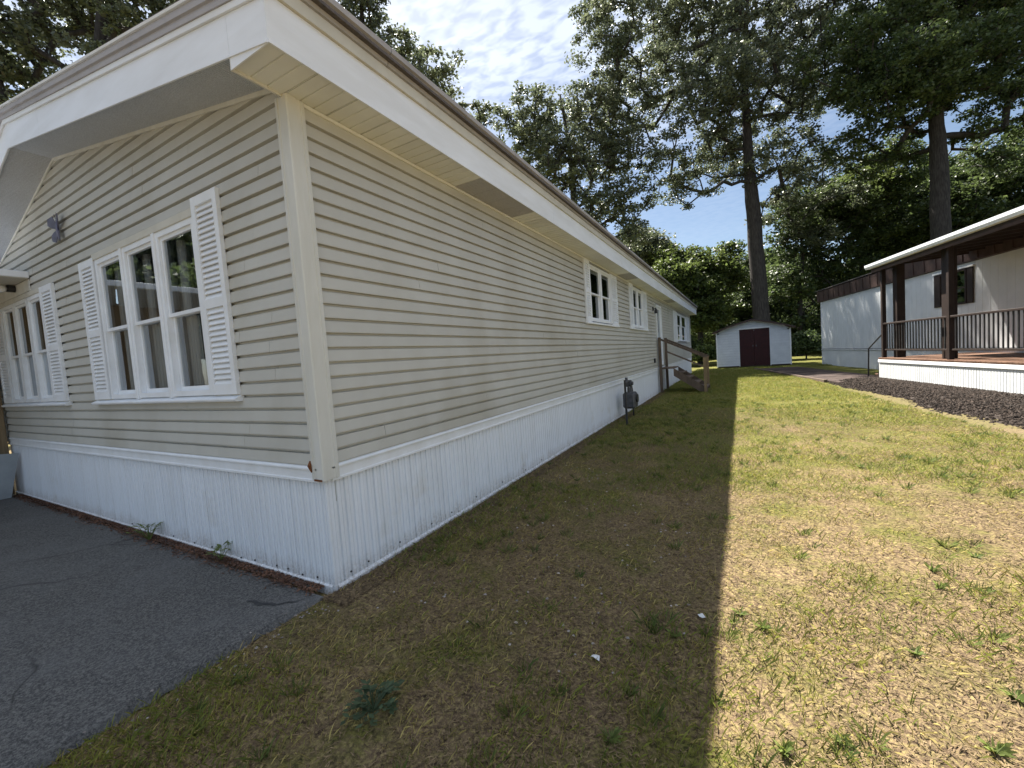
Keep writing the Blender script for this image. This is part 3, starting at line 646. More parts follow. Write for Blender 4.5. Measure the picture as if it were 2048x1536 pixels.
# ------------------------------------------------------------------ shed
A = (1.16, 27.5); ang = 0.0; SW = 3.92; SH = 2.20; SPK = 2.80; SD = 3.2
SHED = empty('garden_shed', (A[0], A[1], 0), ang, label='small white shed with dark maroon double doors under the tallest tree', cat='shed')
def sroof(x): return SH + (SPK - SH) * (1 - abs(x - SW / 2) / (SW / 2)) ** .75
dx0, dx1 = 1.28, 2.86
shp = [(0, 0), (.012, .004), (.004, .150), (0, .155)]
z = .10
while z < SPK - .1:
    xs = [0.06, SW - .06]
    if z > SH - .12:
        f = (z + .12 - SH) / (SPK - SH) * SW / 2; xs = [.06 + max(0, f), SW - .06 - max(0, f)]
    hole = z < 2.30
    for a, b in (([xs[0], dx0], [dx1, xs[1]]) if hole else ([xs[0], xs[1]],)):
        if b - a > .1: MB().prism([(-.01, 0), (.026, 0), (.028, .012), (.004, .149), (-.004, .153), (-.01, .153)], lambda u, w, s: (s, -u, z + w), a, b).build('siding_panel', SHEDW, SHED)
    z += .155
m = MB(); m.prism([(.06, SH - .02), (.06, SH - .01)] + [(SW * i / 12, sroof(SW * i / 12) + .015) for i in range(1, 12)] + [(SW - .06, SH - .01), (SW - .06, SH - .02)], lambda a, b, t: (a, t, b), -.004, .03); m.build('gable_panel', SHEDW, SHED)
m = MB(); m.box(0, .05, .0, SD, .06, SH - .02); m.build('side_wall', SHEDW, SHED)
m = MB(); m.box(SW - .05, SW, .0, SD, .06, SH - .02); m.build('side_wall', SHEDW, SHED)
m = MB(); m.box(0.06, SW - .06, SD - .05, SD, .06, SH - .02); m.build('rear_wall', SHEDW, SHED)
m = MB(); m.box(.05, SW - .05, .03, SD - .06, .0, .06); m.build('floor', BROWND, SHED)
for x in (-.01, SW - .06): MB().box(x, x + .07, -.04, .04, .05, SH, .005).build('corner_trim', WHITE, SHED)
for x in (dx0 - .05, dx1): MB().box(x, x + .05, -.03, .0, .05, 2.34, .004).build('door_jamb', SHEDW if x < 2 else SHEDW, SHED)
for i, (a, b) in enumerate(((dx0, (dx0 + dx1) / 2 - .005), ((dx0 + dx1) / 2 + .005, dx1))):
    m = MB(); m.box(a, b, -.012, .012, .07, 2.30, .004)
    for zz in (.12, 1.15, 2.2): m.box(a + .03, b - .03, -.022, -.0125, zz, zz + .07)
    d = m.build('door', MAROON, SHED); xx = b - .1 if i == 0 else a + .06
    MB().box(xx, xx + .05, -.055, -.023, 1.22, 1.34, .008).build('handle', GREYM, d)
    if i == 1: continue
MB().box(dx0 - .05, dx1 + .05, -.035, .0, 2.31, 2.38, .004).build('door_header', WHITE, SHED)
MB().box(0.02, SW - .02, -.02, .02, .0, .095).build('base_rail', BROWND, SHED)
N = 10; sh = MB()
top = [(-.22 + (SW + .44) * i / N) for i in range(N + 1)]
def sr2(x): return sroof(min(max(x, 0), SW)) - (.05 * max(0, -x) / .22 + .05 * max(0, x - SW) / .22) + .03
for nm, y0, y1, e, mt in (('roof', -.28, SD + .1, 0.07, SHEDR),):
    v = [(x, y, sr2(x) + dz) for y in (y0, y1) for dz in (0, e) for x in top]; n = N + 1
    f = []
    for i in range(N):
        f += [(i, i + 1, n + i + 1, n + i), (2 * n + i + 1, 2 * n + i, 3 * n + i, 3 * n + i + 1), (n + i, n + i + 1, 3 * n + i + 1, 3 * n + i), (i + 1, i, 2 * n + i, 2 * n + i + 1)]
    f += [(0, n, 3 * n, 2 * n), (n - 1, 3 * n - 1, 4 * n - 1, 2 * n - 1)]
    sh.add(v, f).build(nm, mt, SHED)
m = MB(); n = N + 1
v = [(x, y, sr2(x) + dz) for y in (-.305, -.282) for dz in (-.03, .045) for x in top]; f = []
for i in range(N): f += [(i, i + 1, n + i + 1, n + i), (2 * n + i + 1, 2 * n + i, 3 * n + i, 3 * n + i + 1), (n + i, n + i + 1, 3 * n + i + 1, 3 * n + i), (i + 1, i, 2 * n + i, 2 * n + i + 1)]
m.add(v, f).build('roof_fascia', BROWNT, SHED)

# ------------------------------------------------------------------ neighbour: local x = away from our lawn, local y = along the wall going away
NA = math.radians(11.0); D0 = (6.298, 15.19, 0)
NB = empty('mobile_home', D0, NA, label='white mobile home with dark brown upper band behind the wooden deck', cat='mobile home')
WX = 2.28; NY0, NY1 = -16.0, 11.1; NT = 3.40
n = 60; w = (NY1 - NY0) / n; pm = None
hole = (0.22, 1.42, 2.2, 3.25)
for i in range(int(27.1 / .56)):
    y0 = NY1 - (i + 1) * .56
    if y0 > -11 and y0 + .56 < NY1 + .01:
        z1 = NT
        m = MB(); pr = []
        for (a, b) in ((0.001, .559),): pr = [(a, 0), (.02, .006), (.27, .006), (.28, 0), (.30, 0), (.31, .006), (.54, .006), (b, 0)]
        fn = lambda a, b, t: (WX - b, y0 + a, t)
        if y0 + .56 <= hole[0] + .1 or y0 >= hole[1] - .1: m.strip(pr, fn, .86, z1)
        else: MB().strip(pr, fn, .86, hole[2]).build('wall_panel', NWHITE, NB); m.strip(pr, fn, hole[3], z1)
        m.build('wall_panel', NWHITE, NB)
m = MB(); m.box(WX + .02, WX + 4.2, NY1 - .06, NY1 - .01, 0.0, 4.0); m.box(WX + .01, WX + .05, NY0, NY1, 0.0, 2.2); m.box(WX + .01, WX + .05, NY0, NY1, 3.25, 4.0); m.box(WX + .01, WX + .05, NY0, hole[0], 2.2, 3.25); m.box(WX + .01, WX + .05, hole[1], NY1, 2.2, 3.25); m.box(WX + .06, WX + 4.2, -3, -2.95, 0, 4)
m.build('wall', NWHITE, NB)
MB().box(WX - .03, WX + .03, NY1 - .05, NY1 + .01, 0.0, NT, .004).build('corner_trim', NWHITE, NB)
pn = None
for i in range(48):
    y0 = NY1 - (i + 1) * .406
    if pn is None:
        pr = []
        for k in range(5):
            s = k * .081; pr += [(s + .001, 0), (s + .006, .008), (s + .014, .008), (s + .02, 0)]
        pr.append((.405, 0))
        pn = MB().strip(pr, lambda a, b, t: (WX - .02 + b, a, t), -.05, .80).build('skirting_panel', NWHITE, NB, loc=(0, y0, 0))
    else: copy_part(pn, NB, (0, y0, 0))
MB().box(WX - .05, WX + .0, NY0, NY1, .80, .845, .004).build('skirting_top_trim', NWHITE, NB)
MB().box(WX - .03, WX + .0, NY0, NY1, .846, .868).build('shadow_gap_strip', BROWND, NB)
bp = None
for i in range(34):                                 # scalloped brown band
    y0 = NY1 + .25 - (i + 1) * .6
    if bp is None:
        bp = MB(); bp.prism([(0, 0), (-.10, .02), (-.12, .55), (-.05, .60), (0, .60)], lambda u, w, s: (WX + u, s, NT + w), .002, .598); bp.prism([(-.105, .05), (-.125, .05), (-.142, .55), (-.12, .55)], lambda u, w, s: (WX + u, s, NT + w), .27, .33)
        bp = bp.build('mansard_panel', BROWNT, NB, loc=(0, y0, 0))
    else: copy_part(bp, NB, (0, y0, 0))
m = MB(); m.add([(WX - .15, NY0, 4.0), (WX - .15, NY1 + .3, 4.0), (WX + 4.4, NY0, 4.25), (WX + 4.4, NY1 + .3, 4.25), (WX - .15, NY0, 4.04), (WX - .15, NY1 + .3, 4.04), (WX + 4.4, NY0, 4.29), (WX + 4.4, NY1 + .3, 4.29)],
        [(0, 1, 3, 2), (4, 6, 7, 5), (0, 4, 5, 1), (1, 5, 7, 3), (2, 3, 7, 6), (0, 2, 6, 4)]); m.build('roof', ROOF, NB)
FN = lambda a, d, z: (WX - d, a, z)
m = MB(); frame_ring(m, FN, hole[0], hole[1], hole[2], hole[3], .05, -.02, .05); nw = m.build('window', BROWND, NB)
m = MB(); bx(m, FN, .83, .88, -.01, .04, hole[2] + .05, hole[3] - .05); bx(m, FN, hole[0] + .05, hole[1] - .05, -.01, .03, 2.68, 2.72); m.build('mullion', BROWND, nw)
g = MB(); g.add([FN(hole[0] + .04, .0, 2.24), FN(hole[1] - .04, .0, 2.24), FN(hole[1] - .04, .0, 3.21), FN(hole[0] + .04, .0, 3.21)], [(0, 1, 2, 3)]); g.build('pane', GLASSD, nw)
m = MB(); bx(m, FN, hole[0] - .25, hole[0] - .01, .012, .035, hole[2], hole[3]); m.build('shutter', BROWND, NB); m = MB(); bx(m, FN, hole[1] + .01, hole[1] + .27, .012, .035, hole[2], hole[3]); m.build('shutter', BROWND, NB)
MB().box(WX - .06, WX - .01, hole[0] - .3, hole[1] + .3, 3.26, 3.31, .004).build('window_head_trim', NWHITE, NB)
m = MB(); m.tube([(WX - .01, 3.4, 3.02), (WX - .12, 3.4, 3.04)], .03, 8); m.tube([(WX - .12, 3.4, 3.08), (WX - .14, 3.4, 3.0), (WX - .14, 3.4, 2.9)], [.03, .07, .055], 10); m.build('wall_lamp', BLACKM, NB)

DK = empty('wooden_deck', D0, NA, label='raised brown wooden deck with white skirting, black railing and flat awning roof', cat='deck')
YE = -9.5; DZ = 0.74
i = 0; y = -.0; db = None
while y > YE:                                        # boards run across, from rail to wall
    if db is None: db = MB().box(-.04, WX - .05, 0, .137, DZ - .03, DZ, .003).build('deck_board', DECKW, DK, loc=(0, y - .14, 0))
    else: copy_part(db, DK, (0, y - .14, 0))
    y -= .14
MB().box(-.022, .02, YE, .0, DZ - .11, DZ - .032, .003).build('rim_joist', DECKW, DK)
MB().box(-.05, -.024, YE, .0, DZ - .145, DZ - .06, .003).build('skirting_top_trim', WHITE, DK)
dp = None
for i in range(23):
    y0 = -(i + 1) * .406
    if dp is None:
        pr = []
        for k in range(5):
            s = k * .081; pr += [(s + .001, 0), (s + .006, .008), (s + .014, .008), (s + .02, 0)]
        pr.append((.405, 0)); dp = MB().strip(pr, lambda a, b, t: (-.02 + b, a, t), -.05, .60).build('skirting_panel', NWHITE, DK, loc=(0, y0, 0))
    else: copy_part(dp, DK, (0, y0, 0))
MB().box(-.02, WX - .1, .0, .03, 0.0, DZ - .031).build('end_board', BROWND, DK)
for yy in (-.15, -3.1, -6.1, -9.1):
    MB().box(.0, .10, yy - .05, yy + .05, DZ + .001, 3.44, .006).build('awning_post', BROWND, DK)
for yy in (-.45, -2.62, -6.6): MB().box(.20, .40, yy - .11, yy + .11, DZ + .001, 3.5, .006).build('awning_post', BROWND, DK)['label'] = 'thick dark brown post'
RT = 1.80
for a, b in ((-.21, -3.04), (-3.16, -6.04), (-6.16, -9.04)):
    MB().box(.01, .09, b, a, RT - .05, RT, .006).build('top_rail', BROWND, DK)
    MB().box(.03, .07, b, a, DZ + .22, DZ + .26, .004).build('bottom_rail', BROWND, DK)
    nb = int((a - b) / .125)
    for k in range(1, nb):
        y = a - (a - b) * k / nb
        if k == 1 and a == -.21: bl = MB().box(.038, .062, -.011, .011, DZ + .26, RT - .05).build('baluster', BLACKM, DK, loc=(0, y, 0))
        else: copy_part(bl, DK, (0, y, 0))
# awning: white front gutter, brown beam, joists, roof pan
MB().prism([(-.16, 3.50), (-.27, 3.50), (-.30, 3.56), (-.30, 3.63), (-.16, 3.63)], lambda u, w, s: (u, s, w), YE - .3, .12).build('awning_gutter', WHITE, DK)
MB().box(-.16, .12, YE, .05, 3.44, 3.50, .004).build('awning_beam', BROWND, DK)
MB().box(-.155, -.13, YE, .05, 3.38, 3.499, .003).build('awning_fascia', BROWNT, DK)
m = MB()
m.add([(-.16, YE - .3, 3.60), (-.16, .12, 3.60), (WX - .12, .12, 3.78), (WX - .12, YE - .3, 3.78), (-.16, YE - .3, 3.64), (-.16, .12, 3.64), (WX - .12, .12, 3.82), (WX - .12, YE - .3, 3.82)],
      [(0, 3, 2, 1), (4, 5, 6, 7), (0, 1, 5, 4), (1, 2, 6, 5), (2, 3, 7, 6), (3, 0, 4, 7)]); m.build('awning_roof', NWHITE, DK)
jo = None
for k in range(16):
    y = -.1 - k * .61
    if jo is None: jo = MB().add([(.13, 0, 3.50), (.13, .04, 3.50), (WX - .15, 0, 3.62), (WX - .15, .04, 3.62), (.13, 0, 3.62), (.13, .04, 3.62), (WX - .15, 0, 3.775), (WX - .15, .04, 3.775)], [(0, 2, 3, 1), (4, 5, 7, 6), (0, 1, 5, 4), (2, 6, 7, 3), (0, 4, 6, 2), (1, 3, 7, 5)]).build('awning_joist', BROWND, DK, loc=(0, y, 0))
    else: copy_part(jo, DK, (0, y, 0))
# steps off the far end, with a black handrail
for i in range(3): MB().box(.25, 1.55, .04 + i * .28, .33 + i * .28, .50 - i * .18, .54 - i * .18, .004).build('tread', DECKW, DK)
for x in (.22, 1.56): MB().prism([(.03, .55), (.94, 0), (.94, -.05), (.65, -.05), (.03, .35)], lambda a, b, t: (t, a, b), x, x + .03).build('stringer', BROWND, DK)
for x in (.22,): MB().tube([(x, .04, 1.62), (x, 1.2, 1.0), (x, 1.25, -.05)], .022, 6).build('handrail', BLACKM, DK)

# path and mulch bed between the lawn and the neighbour
PATHM = material('brown_paving', (0.10, 0.072, 0.062), (0.06, 0.044, 0.04), 6, 0.9, 0.5, 40, objvar=0.2)
Rn = Matrix.Rotation(NA, 3, 'Z')
def NP(x, y, z=0): v = Rn @ Vector((x, y, z)); return (v.x + D0[0], v.y + D0[1], v.z)
PATH = empty('path', (0, 0, 0)); PATH['kind'] = 'structure'
y = 9.5; r = random.Random(8); k = 0
while y > -.3:
    wj = r.uniform(.17, .2)
    v = [NP(-1.25 + r.uniform(-.03, .03), y, .012), NP(-1.25 + r.uniform(-.03, .03), y - wj + .02, .012), NP(.6, y - wj + .02, .012), NP(.6, y, .012)]
    hh = .035 + r.uniform(0, .012)
    v2 = [(a, b, c + hh) for a, b, c in v]
    MB().add(v + v2, [(0, 1, 2, 3), (7, 6, 5, 4), (0, 4, 5, 1), (1, 5, 6, 2), (2, 6, 7, 3), (3, 7, 4, 0)]).build('plank', PATHM, PATH); y -= wj
m = MB(); v = [NP(-1.40, 9.6), NP(-1.29, 9.6), NP(-1.29, .3), NP(-1.40, .3)]; m.add(v + [(a, b, .09) for a, b, c in v], [(0, 1, 2, 3), (7, 6, 5, 4), (0, 4, 5, 1), (1, 5, 6, 2), (2, 6, 7, 3), (3, 7, 4, 0)]); m.build('edging_timber', WOOD, PATH)
def bed_edge(y): return -1.30 + .085 * y + .1 * math.sin(y * 1.3) - (.0)
m = MB(); rows = 60; cols = 10; v = []
for i in range(rows + 1):
    y = .25 - 11.5 * i / rows
    for j in range(cols + 1):
        t = j / cols; x = bed_edge(y) * (1 - t) + 0.0 * t
        p = NP(x, y, -.02 + .12 * math.sin(min(1, t * 1.5) * 1.57) + r.uniform(-.012, .012)); v.append(p)
m.add(v, [(i * (cols + 1) + j, i * (cols + 1) + j + 1, (i + 1) * (cols + 1) + j + 1, (i + 1) * (cols + 1) + j) for i in range(rows) for j in range(cols)])
tag(m.build('mulch_bed', MULCH, smooth=True), kind='structure')
def chips():
    n = 16000; y = RNG.uniform(-11, .25, n); t = RNG.random(n) ** .9; e = -1.30 + .085 * y + .1 * np.sin(y * 1.3)
    x = e * (1 - t) + RNG.normal(0, .05, n); zb = -.02 + .12 * np.sin(np.minimum(1, t * 1.5) * 1.57) + .012
    ca, sa = math.cos(NA), math.sin(NA); c = np.stack([ca * x - sa * y + D0[0], sa * x + ca * y + D0[1], zb], 1)
    s = RNG.uniform(.012, .04, (n, 3)) * np.array([1.2, .9, .6]); an = RNG.uniform(0, 6.28, n)
    base = np.array([(1, 0, -.5), (-.5, .87, -.5), (-.5, -.87, -.5), (.6, .3, .6), (-.5, .4, .7), (0, -.7, .5)]) + 0
    P = base[None] * s[:, None]; Px = P[..., 0] * np.cos(an)[:, None] - P[..., 1] * np.sin(an)[:, None]; Py = P[..., 0] * np.sin(an)[:, None] + P[..., 1] * np.cos(an)[:, None]
    V = np.stack([Px, Py, P[..., 2] + RNG.normal(0, .004, P.shape[:2])], 2) + c[:, None]
    f = np.array([(3, 4, 5), (0, 1, 4), (0, 4, 3), (1, 2, 5), (1, 5, 4), (2, 0, 3), (2, 3, 5)])
    F = (np.arange(n)[:, None, None] * 6 + f[None]).reshape(-1, 3)
    tag(npmesh('mulch_chips', V.reshape(-1, 3), F, MULCH), 'dark brown mulch chips beside the white deck skirting', 'mulch', kind='stuff')
chips()

# ------------------------------------------------------------------ trees
def pix(px, py, depth):
    d = CR @ np.array([px - 1024.0, -(py - 768.0), -FPX]) / FPX; return CAM + d * depth
def tree(name, label, trunk, lobes, ncl, nleaf, lsize, lm, spread=.62, seed=1, trunk_r=None, sides=12, droop=.12, mindist=.5, group=None):
    """trunk: list of (xyz, r); lobes: list of (xyz, (rx, rz)); clusters of leaves grown in the lobes and joined to the trunk by branches"""
    rg = np.random.default_rng(seed); base = np.array(trunk[0][0], float)
    root = empty(name, tuple(base), 0, label=label, cat='tree', group=group)
    tp = [Vector(p) - Vector(base) for p, r_ in trunk]; tr = [r_ for p, r_ in trunk]
    # smooth trunk
    P, Rr = [], []
    for i in range(len(tp) - 1):
        for k in range(6):
            t = k / 6; P.append(tp[i].lerp(tp[i + 1], t) + Vector(rg.normal(0, .03 * tr[i], 3)) * (1 if i or k else 0)); Rr.append(tr[i] * (1 - t) + tr[i + 1] * t)
    P.append(tp[-1]); Rr.append(tr[-1]); Rr[0] *= 1.25
    m = MB(); m.tube(P, Rr, sides); m.build('trunk', BARK, root, True)
    nodes = [np.array(p) for p in P]; parent = [max(0, i - 1) for i in range(len(P))]; ntr = len(P)
    start = max(1, int(ntr * .45))
    # clusters
    C = []; vol = np.array([rx * rx * rz for _, (rx, rz) in lobes]); vol = vol ** .75; vol /= vol.sum(); tries = 0
    while len(C) < ncl and tries < ncl * 30:
        tries += 1; i = rg.choice(len(lobes), p=vol); c, (rx, rz_) = lobes[i]
        d = rg.normal(size=3); d /= np.linalg.norm(d); q = np.array(c) - base + d * np.array([rx, rx, rz_]) * rg.random() ** .45
        if q[2] + base[2] < .6: continue
        if C and np.min(np.linalg.norm(np.array(C) - q, axis=1)) < mindist * (0.6 + .8 * rg.random()): continue
        C.append(q)
    C = np.array(C); top = nodes[start]
    order = np.argsort(np.linalg.norm(C - top, axis=1)); NN = np.array(nodes); PP = list(parent); ends = []
    for ci in order:
        q = C[ci]; dd = np.linalg.norm(NN[start:] - q, axis=1) + .35 * np.maximum(0, NN[start:, 2] - q[2] + .3)
        j = int(np.argmin(dd)) + start; a = NN[j]; dist = np.linalg.norm(q - a); k = max(1, int(dist / .8)); prev = j; new = []
        for s in range(1, k + 1):
            t = s / k; p = a + (q - a) * t; p[2] += .18 * dist * math.sin(math.pi * t) * (.5 if q[2] > a[2] else .25); p += rg.normal(0, .05 * min(dist, 3), 3) * (1 if s < k else 0)
            new.append(p); PP.append(prev); prev = len(NN) + len(new) - 1
        NN = np.vstack([NN, np.array(new)]); ends.append(prev)
    cnt = np.zeros(len(NN)); 
    for e in ends: cnt[e] += 1
    for i in range(len(NN) - 1, 0, -1): cnt[PP[i]] += cnt[i]
    rad = .014 + .013 * cnt ** .52; rad = np.minimum(rad, tr[-1] * 1.6)
    ee = np.arange(ntr, len(NN)); A_ = NN[[PP[i] for i in ee]]; B_ = NN[ee]; ra = np.minimum(rad[[PP[i] for i in ee]], rad[ee] * 1.35); rb_ = rad[ee]
    dv = B_ - A_; ln = np.linalg.norm(dv, axis=1, keepdims=True) + 1e-6; dv /= ln; up = np.where(np.abs(dv[:, 2:3]) > .9, np.array([[1., 0, 0]]), np.array([[0., 0, 1]]))
    s1 = np.cross(dv, up); s1 /= np.linalg.norm(s1, axis=1, keepdims=True); s2 = np.cross(dv, s1); K = 5; V = np.zeros((len(ee), 2 * K, 3))
    for k in range(K):
        o = s1 * math.cos(6.283 * k / K) + s2 * math.sin(6.283 * k / K); V[:, k] = A_ + o * ra[:, None]; V[:, K + k] = B_ + o * rb_[:, None]
    f = np.array([(k, (k + 1) % K, K + (k + 1) % K, K + k) for k in range(K)]); F = (np.arange(len(ee))[:, None, None] * 2 * K + f[None]).reshape(-1, 4)
    npmesh('branches', V.reshape(-1, 3), F, BARK, root, True)['kind'] = 'stuff'
    # leaves: pointed folded cards
    n = nleaf; ci = rg.integers(0, len(C), n); cs = rg.uniform(.7, 1.35, len(C))[ci]
    dirn = rg.normal(size=(n, 3)); dirn /= np.linalg.norm(dirn, axis=1, keepdims=True)
    pos = C[ci] + dirn * (rg.random((n, 1)) ** .5) * spread * cs[:, None] * np.array([1.15, 1.15, .62]); pos[:, 2] -= droop * (dirn[:, 0] ** 2 + dirn[:, 1] ** 2)
    ax = rg.normal(size=(n, 3)); ax[:, 2] = ax[:, 2] * .5 - .25; ax /= np.linalg.norm(ax, axis=1, keepdims=True)
    nr = rg.normal(size=(n, 3)) * .8 + np.array([0, 0, .9]); sd = np.cross(ax, nr); sd /= np.linalg.norm(sd, axis=1, keepdims=True) + 1e-9; nn = np.cross(sd, ax)
    sz = lsize * rg.uniform(.6, 1.3, (n, 1))
    V = np.stack([pos - ax * sz * .5, pos + sd * sz * .34 + nn * sz * .08, pos + ax * sz * .55, pos - sd * sz * .34 + nn * sz * .08], 1)
    F = np.arange(n * 4).reshape(-1, 4)
    npmesh('crown', V.reshape(-1, 3), F, lm, root)['kind'] = 'stuff'
    return root
def lob(px, py, rpx, depth, squash=1.0, dj=0):
    r = rpx * depth / FPX; return (tuple(pix(px, py, depth + dj)), (r, r * squash))
def ground_under(px, py, depth, z=0.0):
    p = pix(px, py, depth); return (p[0], p[1], z)
def build_trees():
    D = 32
    tb = pix(1528, 700, D); tb[2] = -.1
    tr = [(tb, .62), (pix(1516, 540, D), .54), (pix(1504, 400, D), .48), (pix(1497, 320, D), .36), (pix(1490, 180, D), .24), (pix(1492, 60, D), .15), (pix(1500, -80, D), .08)]
    lobes = [lob(1235, 60, 95, D, .9, -2), lob(1300, 180, 100, D, .8, 1), lob(1400, 70, 110, D, .8, 3), lob(1420, 220, 85, D, .7, -2), lob(1530, 90, 120, D, .8, -1), lob(1620, 30, 100, D, .9, 2),
             lob(1570, 230, 80, D, .7, 1), lob(1340, 310, 70, D, .7, -1), lob(1640, 320, 75, D, .6, 1), lob(1400, -90, 140, D, .8), lob(1590, -110, 140, D, .8), lob(1240, -110, 110, D, .8), lob(1395, 385, 42, D, .6), lob(1570, 370, 50, D, .6, -1),
             lob(1180, 30, 50, D, .8), lob(1230, 140, 60, D, .8), lob(1480, 300, 70, D, .7, 3), lob(1450, 150, 80, D, .8, -3), lob(1640, 160, 80, D, .8, 2), lob(1480, -10, 90, D, .8, 3), lob(1330, 40, 80, D, .8, 3), lob(1660, 400, 60, D, .6, 2), lob(1590, 310, 60, D, .6, 2), lob(1560, 420, 55, D, .7, 2), lob(1620, 470, 55, D, .7, 3), lob(1580, 150, 70, D, .8, 1), lob(1250, 240, 60, D, .7, 0), lob(1420, 320, 65, D, .7, 2), lob(1540, 330, 60, D, .7, -1), lob(1470, 230, 70, D, .8, 1), lob(1350, 370, 45, D, .6, 1)]
    tree('oak_tree', 'tallest tree, thick grey trunk rising straight behind the maroon-doored shed', tr, lobes, 1200, 150000, .20, LEAF[0], .62, 1, mindist=.65)
    D = 27
    tb = ground_under(1885, 690, D, -.1)
    tr = [(tb, .62), (pix(1882, 480, D), .52), (pix(1878, 330, D), .46), (pix(1872, 220, D), .36), (pix(1865, 100, D), .24), (pix(1860, -60, D), .12)]
    lobes = [lob(1750, 60, 100, D, .8, 1), lob(1870, 50, 120, D, .8, 2), lob(1985, 50, 110, D, .8, 0), lob(1800, 180, 85, D, .7, -1), lob(1905, 170, 80, D, .7, 1), lob(2010, 190, 75, D, .6, 0), lob(1690, 190, 65, D, .6, 1),
             lob(1690, 290, 50, D, .5, 2), lob(1680, 110, 70, D, .8, 0), lob(1850, -100, 150, D, .8), lob(2050, -80, 150, D, .8), lob(2090, 100, 110, D, .8), lob(1960, 260, 40, D, .5), lob(1740, 250, 50, D, .5), lob(1840, 120, 90, D, .8, -2), lob(1940, 110, 90, D, .8, -2), lob(1770, 130, 80, D, .8, 2), lob(2040, 250, 60, D, .5, 1), lob(1820, 250, 50, D, .5, 1), lob(1760, 320, 55, D, .6, 2), lob(1950, 320, 60, D, .6, 2), lob(2040, 330, 50, D, .6, 2)]
    tree('maple_tree', 'dark leafy maple with a bare thick trunk rising above the neighbouring white home', tr, lobes, 950, 135000, .20, LEAF[1], .60, 2, mindist=.55)
    D = 31
    tb = ground_under(1130, 700, D, -.1)
    tr = [(tb, .38), (pix(1165, 560, D), .32), (pix(1150, 420, D), .26), (pix(1140, 300, D), .16), (pix(1120, 190, D), .07)]
    lobes = [lob(1070, 230, 62, D, .8, 0), lob(1180, 215, 62, D, .8, 1), lob(1130, 320, 75, D, .8, -1), lob(1225, 300, 65, D, .8, 1), lob(1245, 400, 60, D, .7, 0), lob(1180, 420, 60, D, .7), lob(1260, 470, 40, D, .8), lob(1050, 290, 55, D, .8), lob(1010, 235, 26, D, .9)]
    tree('oak_tree', 'pale loose-leaved oak standing behind the beige home roof, right of the sky gap', tr, lobes, 400, 34000, .21, LEAF[0], .52, 3, mindist=.75)
    D = 27
    tb = ground_under(800, 500, D, -.1)
    tr = [(tb, .40), (pix(760, 330, D), .34), (pix(740, 180, D), .26), (pix(725, 60, D), .16), (pix(720, -60, D), .08)]
    lobes = [lob(715, 20, 62, D, .9, 0), lob(790, 120, 62, D, .8, 1), lob(870, 150, 55, D, .8, -1), lob(900, 215, 36, D, .7, 1), lob(960, 230, 30, D, .8, 2), lob(700, 110, 50, D, .8), lob(880, 250, 50, D, .6), lob(720, -90, 80, D, .8)]
    tree('oak_tree', 'oak crown just over the beige home fascia, left of the sky gap', tr, lobes, 270, 27000, .20, LEAF[0], .50, 4, mindist=.7)
    D = 17
    tb = ground_under(150, 300, D, -.1)
    tr = [(tb, .40), (pix(190, 260, D), .34), (pix(200, 130, D), .26), (pix(205, 0, D), .16), (pix(210, -100, D), .07)]
    lobes = [lob(40, 50, 85, D, .8, 0), lob(170, 50, 100, D, .8, 2), lob(310, 40, 90, D, .8, 0), lob(90, 160, 75, D, .7, 1), lob(200, 140, 70, D, .7, 0), lob(380, 20, 60, D, .8, 1), lob(40, 220, 60, D, .8), lob(100, -100, 130, D, .8), lob(320, -100, 130, D, .8), lob(-60, 100, 120, D, .8)]
    tree('oak_tree', 'broad tree filling the upper left corner beyond the gable roof', tr, lobes, 440, 50000, .16, LEAF[0], .42, 5, mindist=.5)
    # understory: behind the neighbour and behind the shed
    US = [(1720, 410, 38, [(1720, 400, 75), (1780, 340, 60), (1650, 430, 60), (1760, 480, 55)], 'young tree with sunlit leaves between the two tall trunks', 2),
          (1960, 420, 34, [(1960, 360, 60), (2030, 370, 60), (1910, 420, 55), (1990, 440, 50), (2060, 300, 50)], 'green tree behind the white awning edge at the far right', 1),
          (1840, 440, 40, [(1830, 400, 60), (1820, 470, 60), (1880, 480, 45), (1870, 340, 40)], 'dark tree directly behind the thick bare trunk of the maple', 1),
          (1600, 500, 37, [(1620, 420, 55), (1580, 420, 45), (1700, 420, 55), (1600, 480, 55), (1640, 540, 55), (1570, 570, 50), (1690, 540, 50), (1600, 640, 60), (1690, 480, 40)], 'dense tree right of the tall trunk above the shed', 1),
          (1400, 560, 36, [(1380, 540, 50), (1440, 545, 45), (1400, 610, 55), (1350, 560, 45), (1460, 500, 22), (1330, 520, 30)], 'bushy tree left of the tall trunk behind the shed', 2),
          (1300, 520, 40, [(1300, 510, 45), (1270, 490, 40), (1320, 560, 45), (1345, 600, 40)], 'small tree peeking over the far end of the beige roof', 0),
          (1500, 600, 44, [(1480, 560, 55), (1520, 620, 60), (1450, 640, 60), (1560, 640, 60)], 'dark tree directly behind the shed roof peak', 1),
          (1700, 560, 46, [(1680, 590, 70), (1760, 560, 70), (1620, 620, 60), (1840, 540, 70)], 'shaded tree rising behind the left end of the white home', 1),
          (1960, 520, 46, [(1950, 480, 70), (2040, 470, 80), (1880, 520, 60)], 'distant tree low behind the awning at the far right', 1)]
    for i, (px, py, D, ls, lb, li) in enumerate(US):
        tb = ground_under(px, 690, D, -.1); mx = min(l[1] for l in ls)
        tr = [(tb, .24), (pix(px, 600, D), .2), (pix(px + 6, (600 + mx) / 2, D), .13), (pix(px - 4, mx, D), .05)]
        lobes = [lob(a, b, c, D, .9, random.uniform(-1.5, 1.5)) for a, b, c in ls]
        tree('understory_tree', lb, tr, lobes, 300, 34000, .25, LEAF[li], .75, 20 + i, sides=8, mindist=.7, group='trees of the wood beyond the homes')
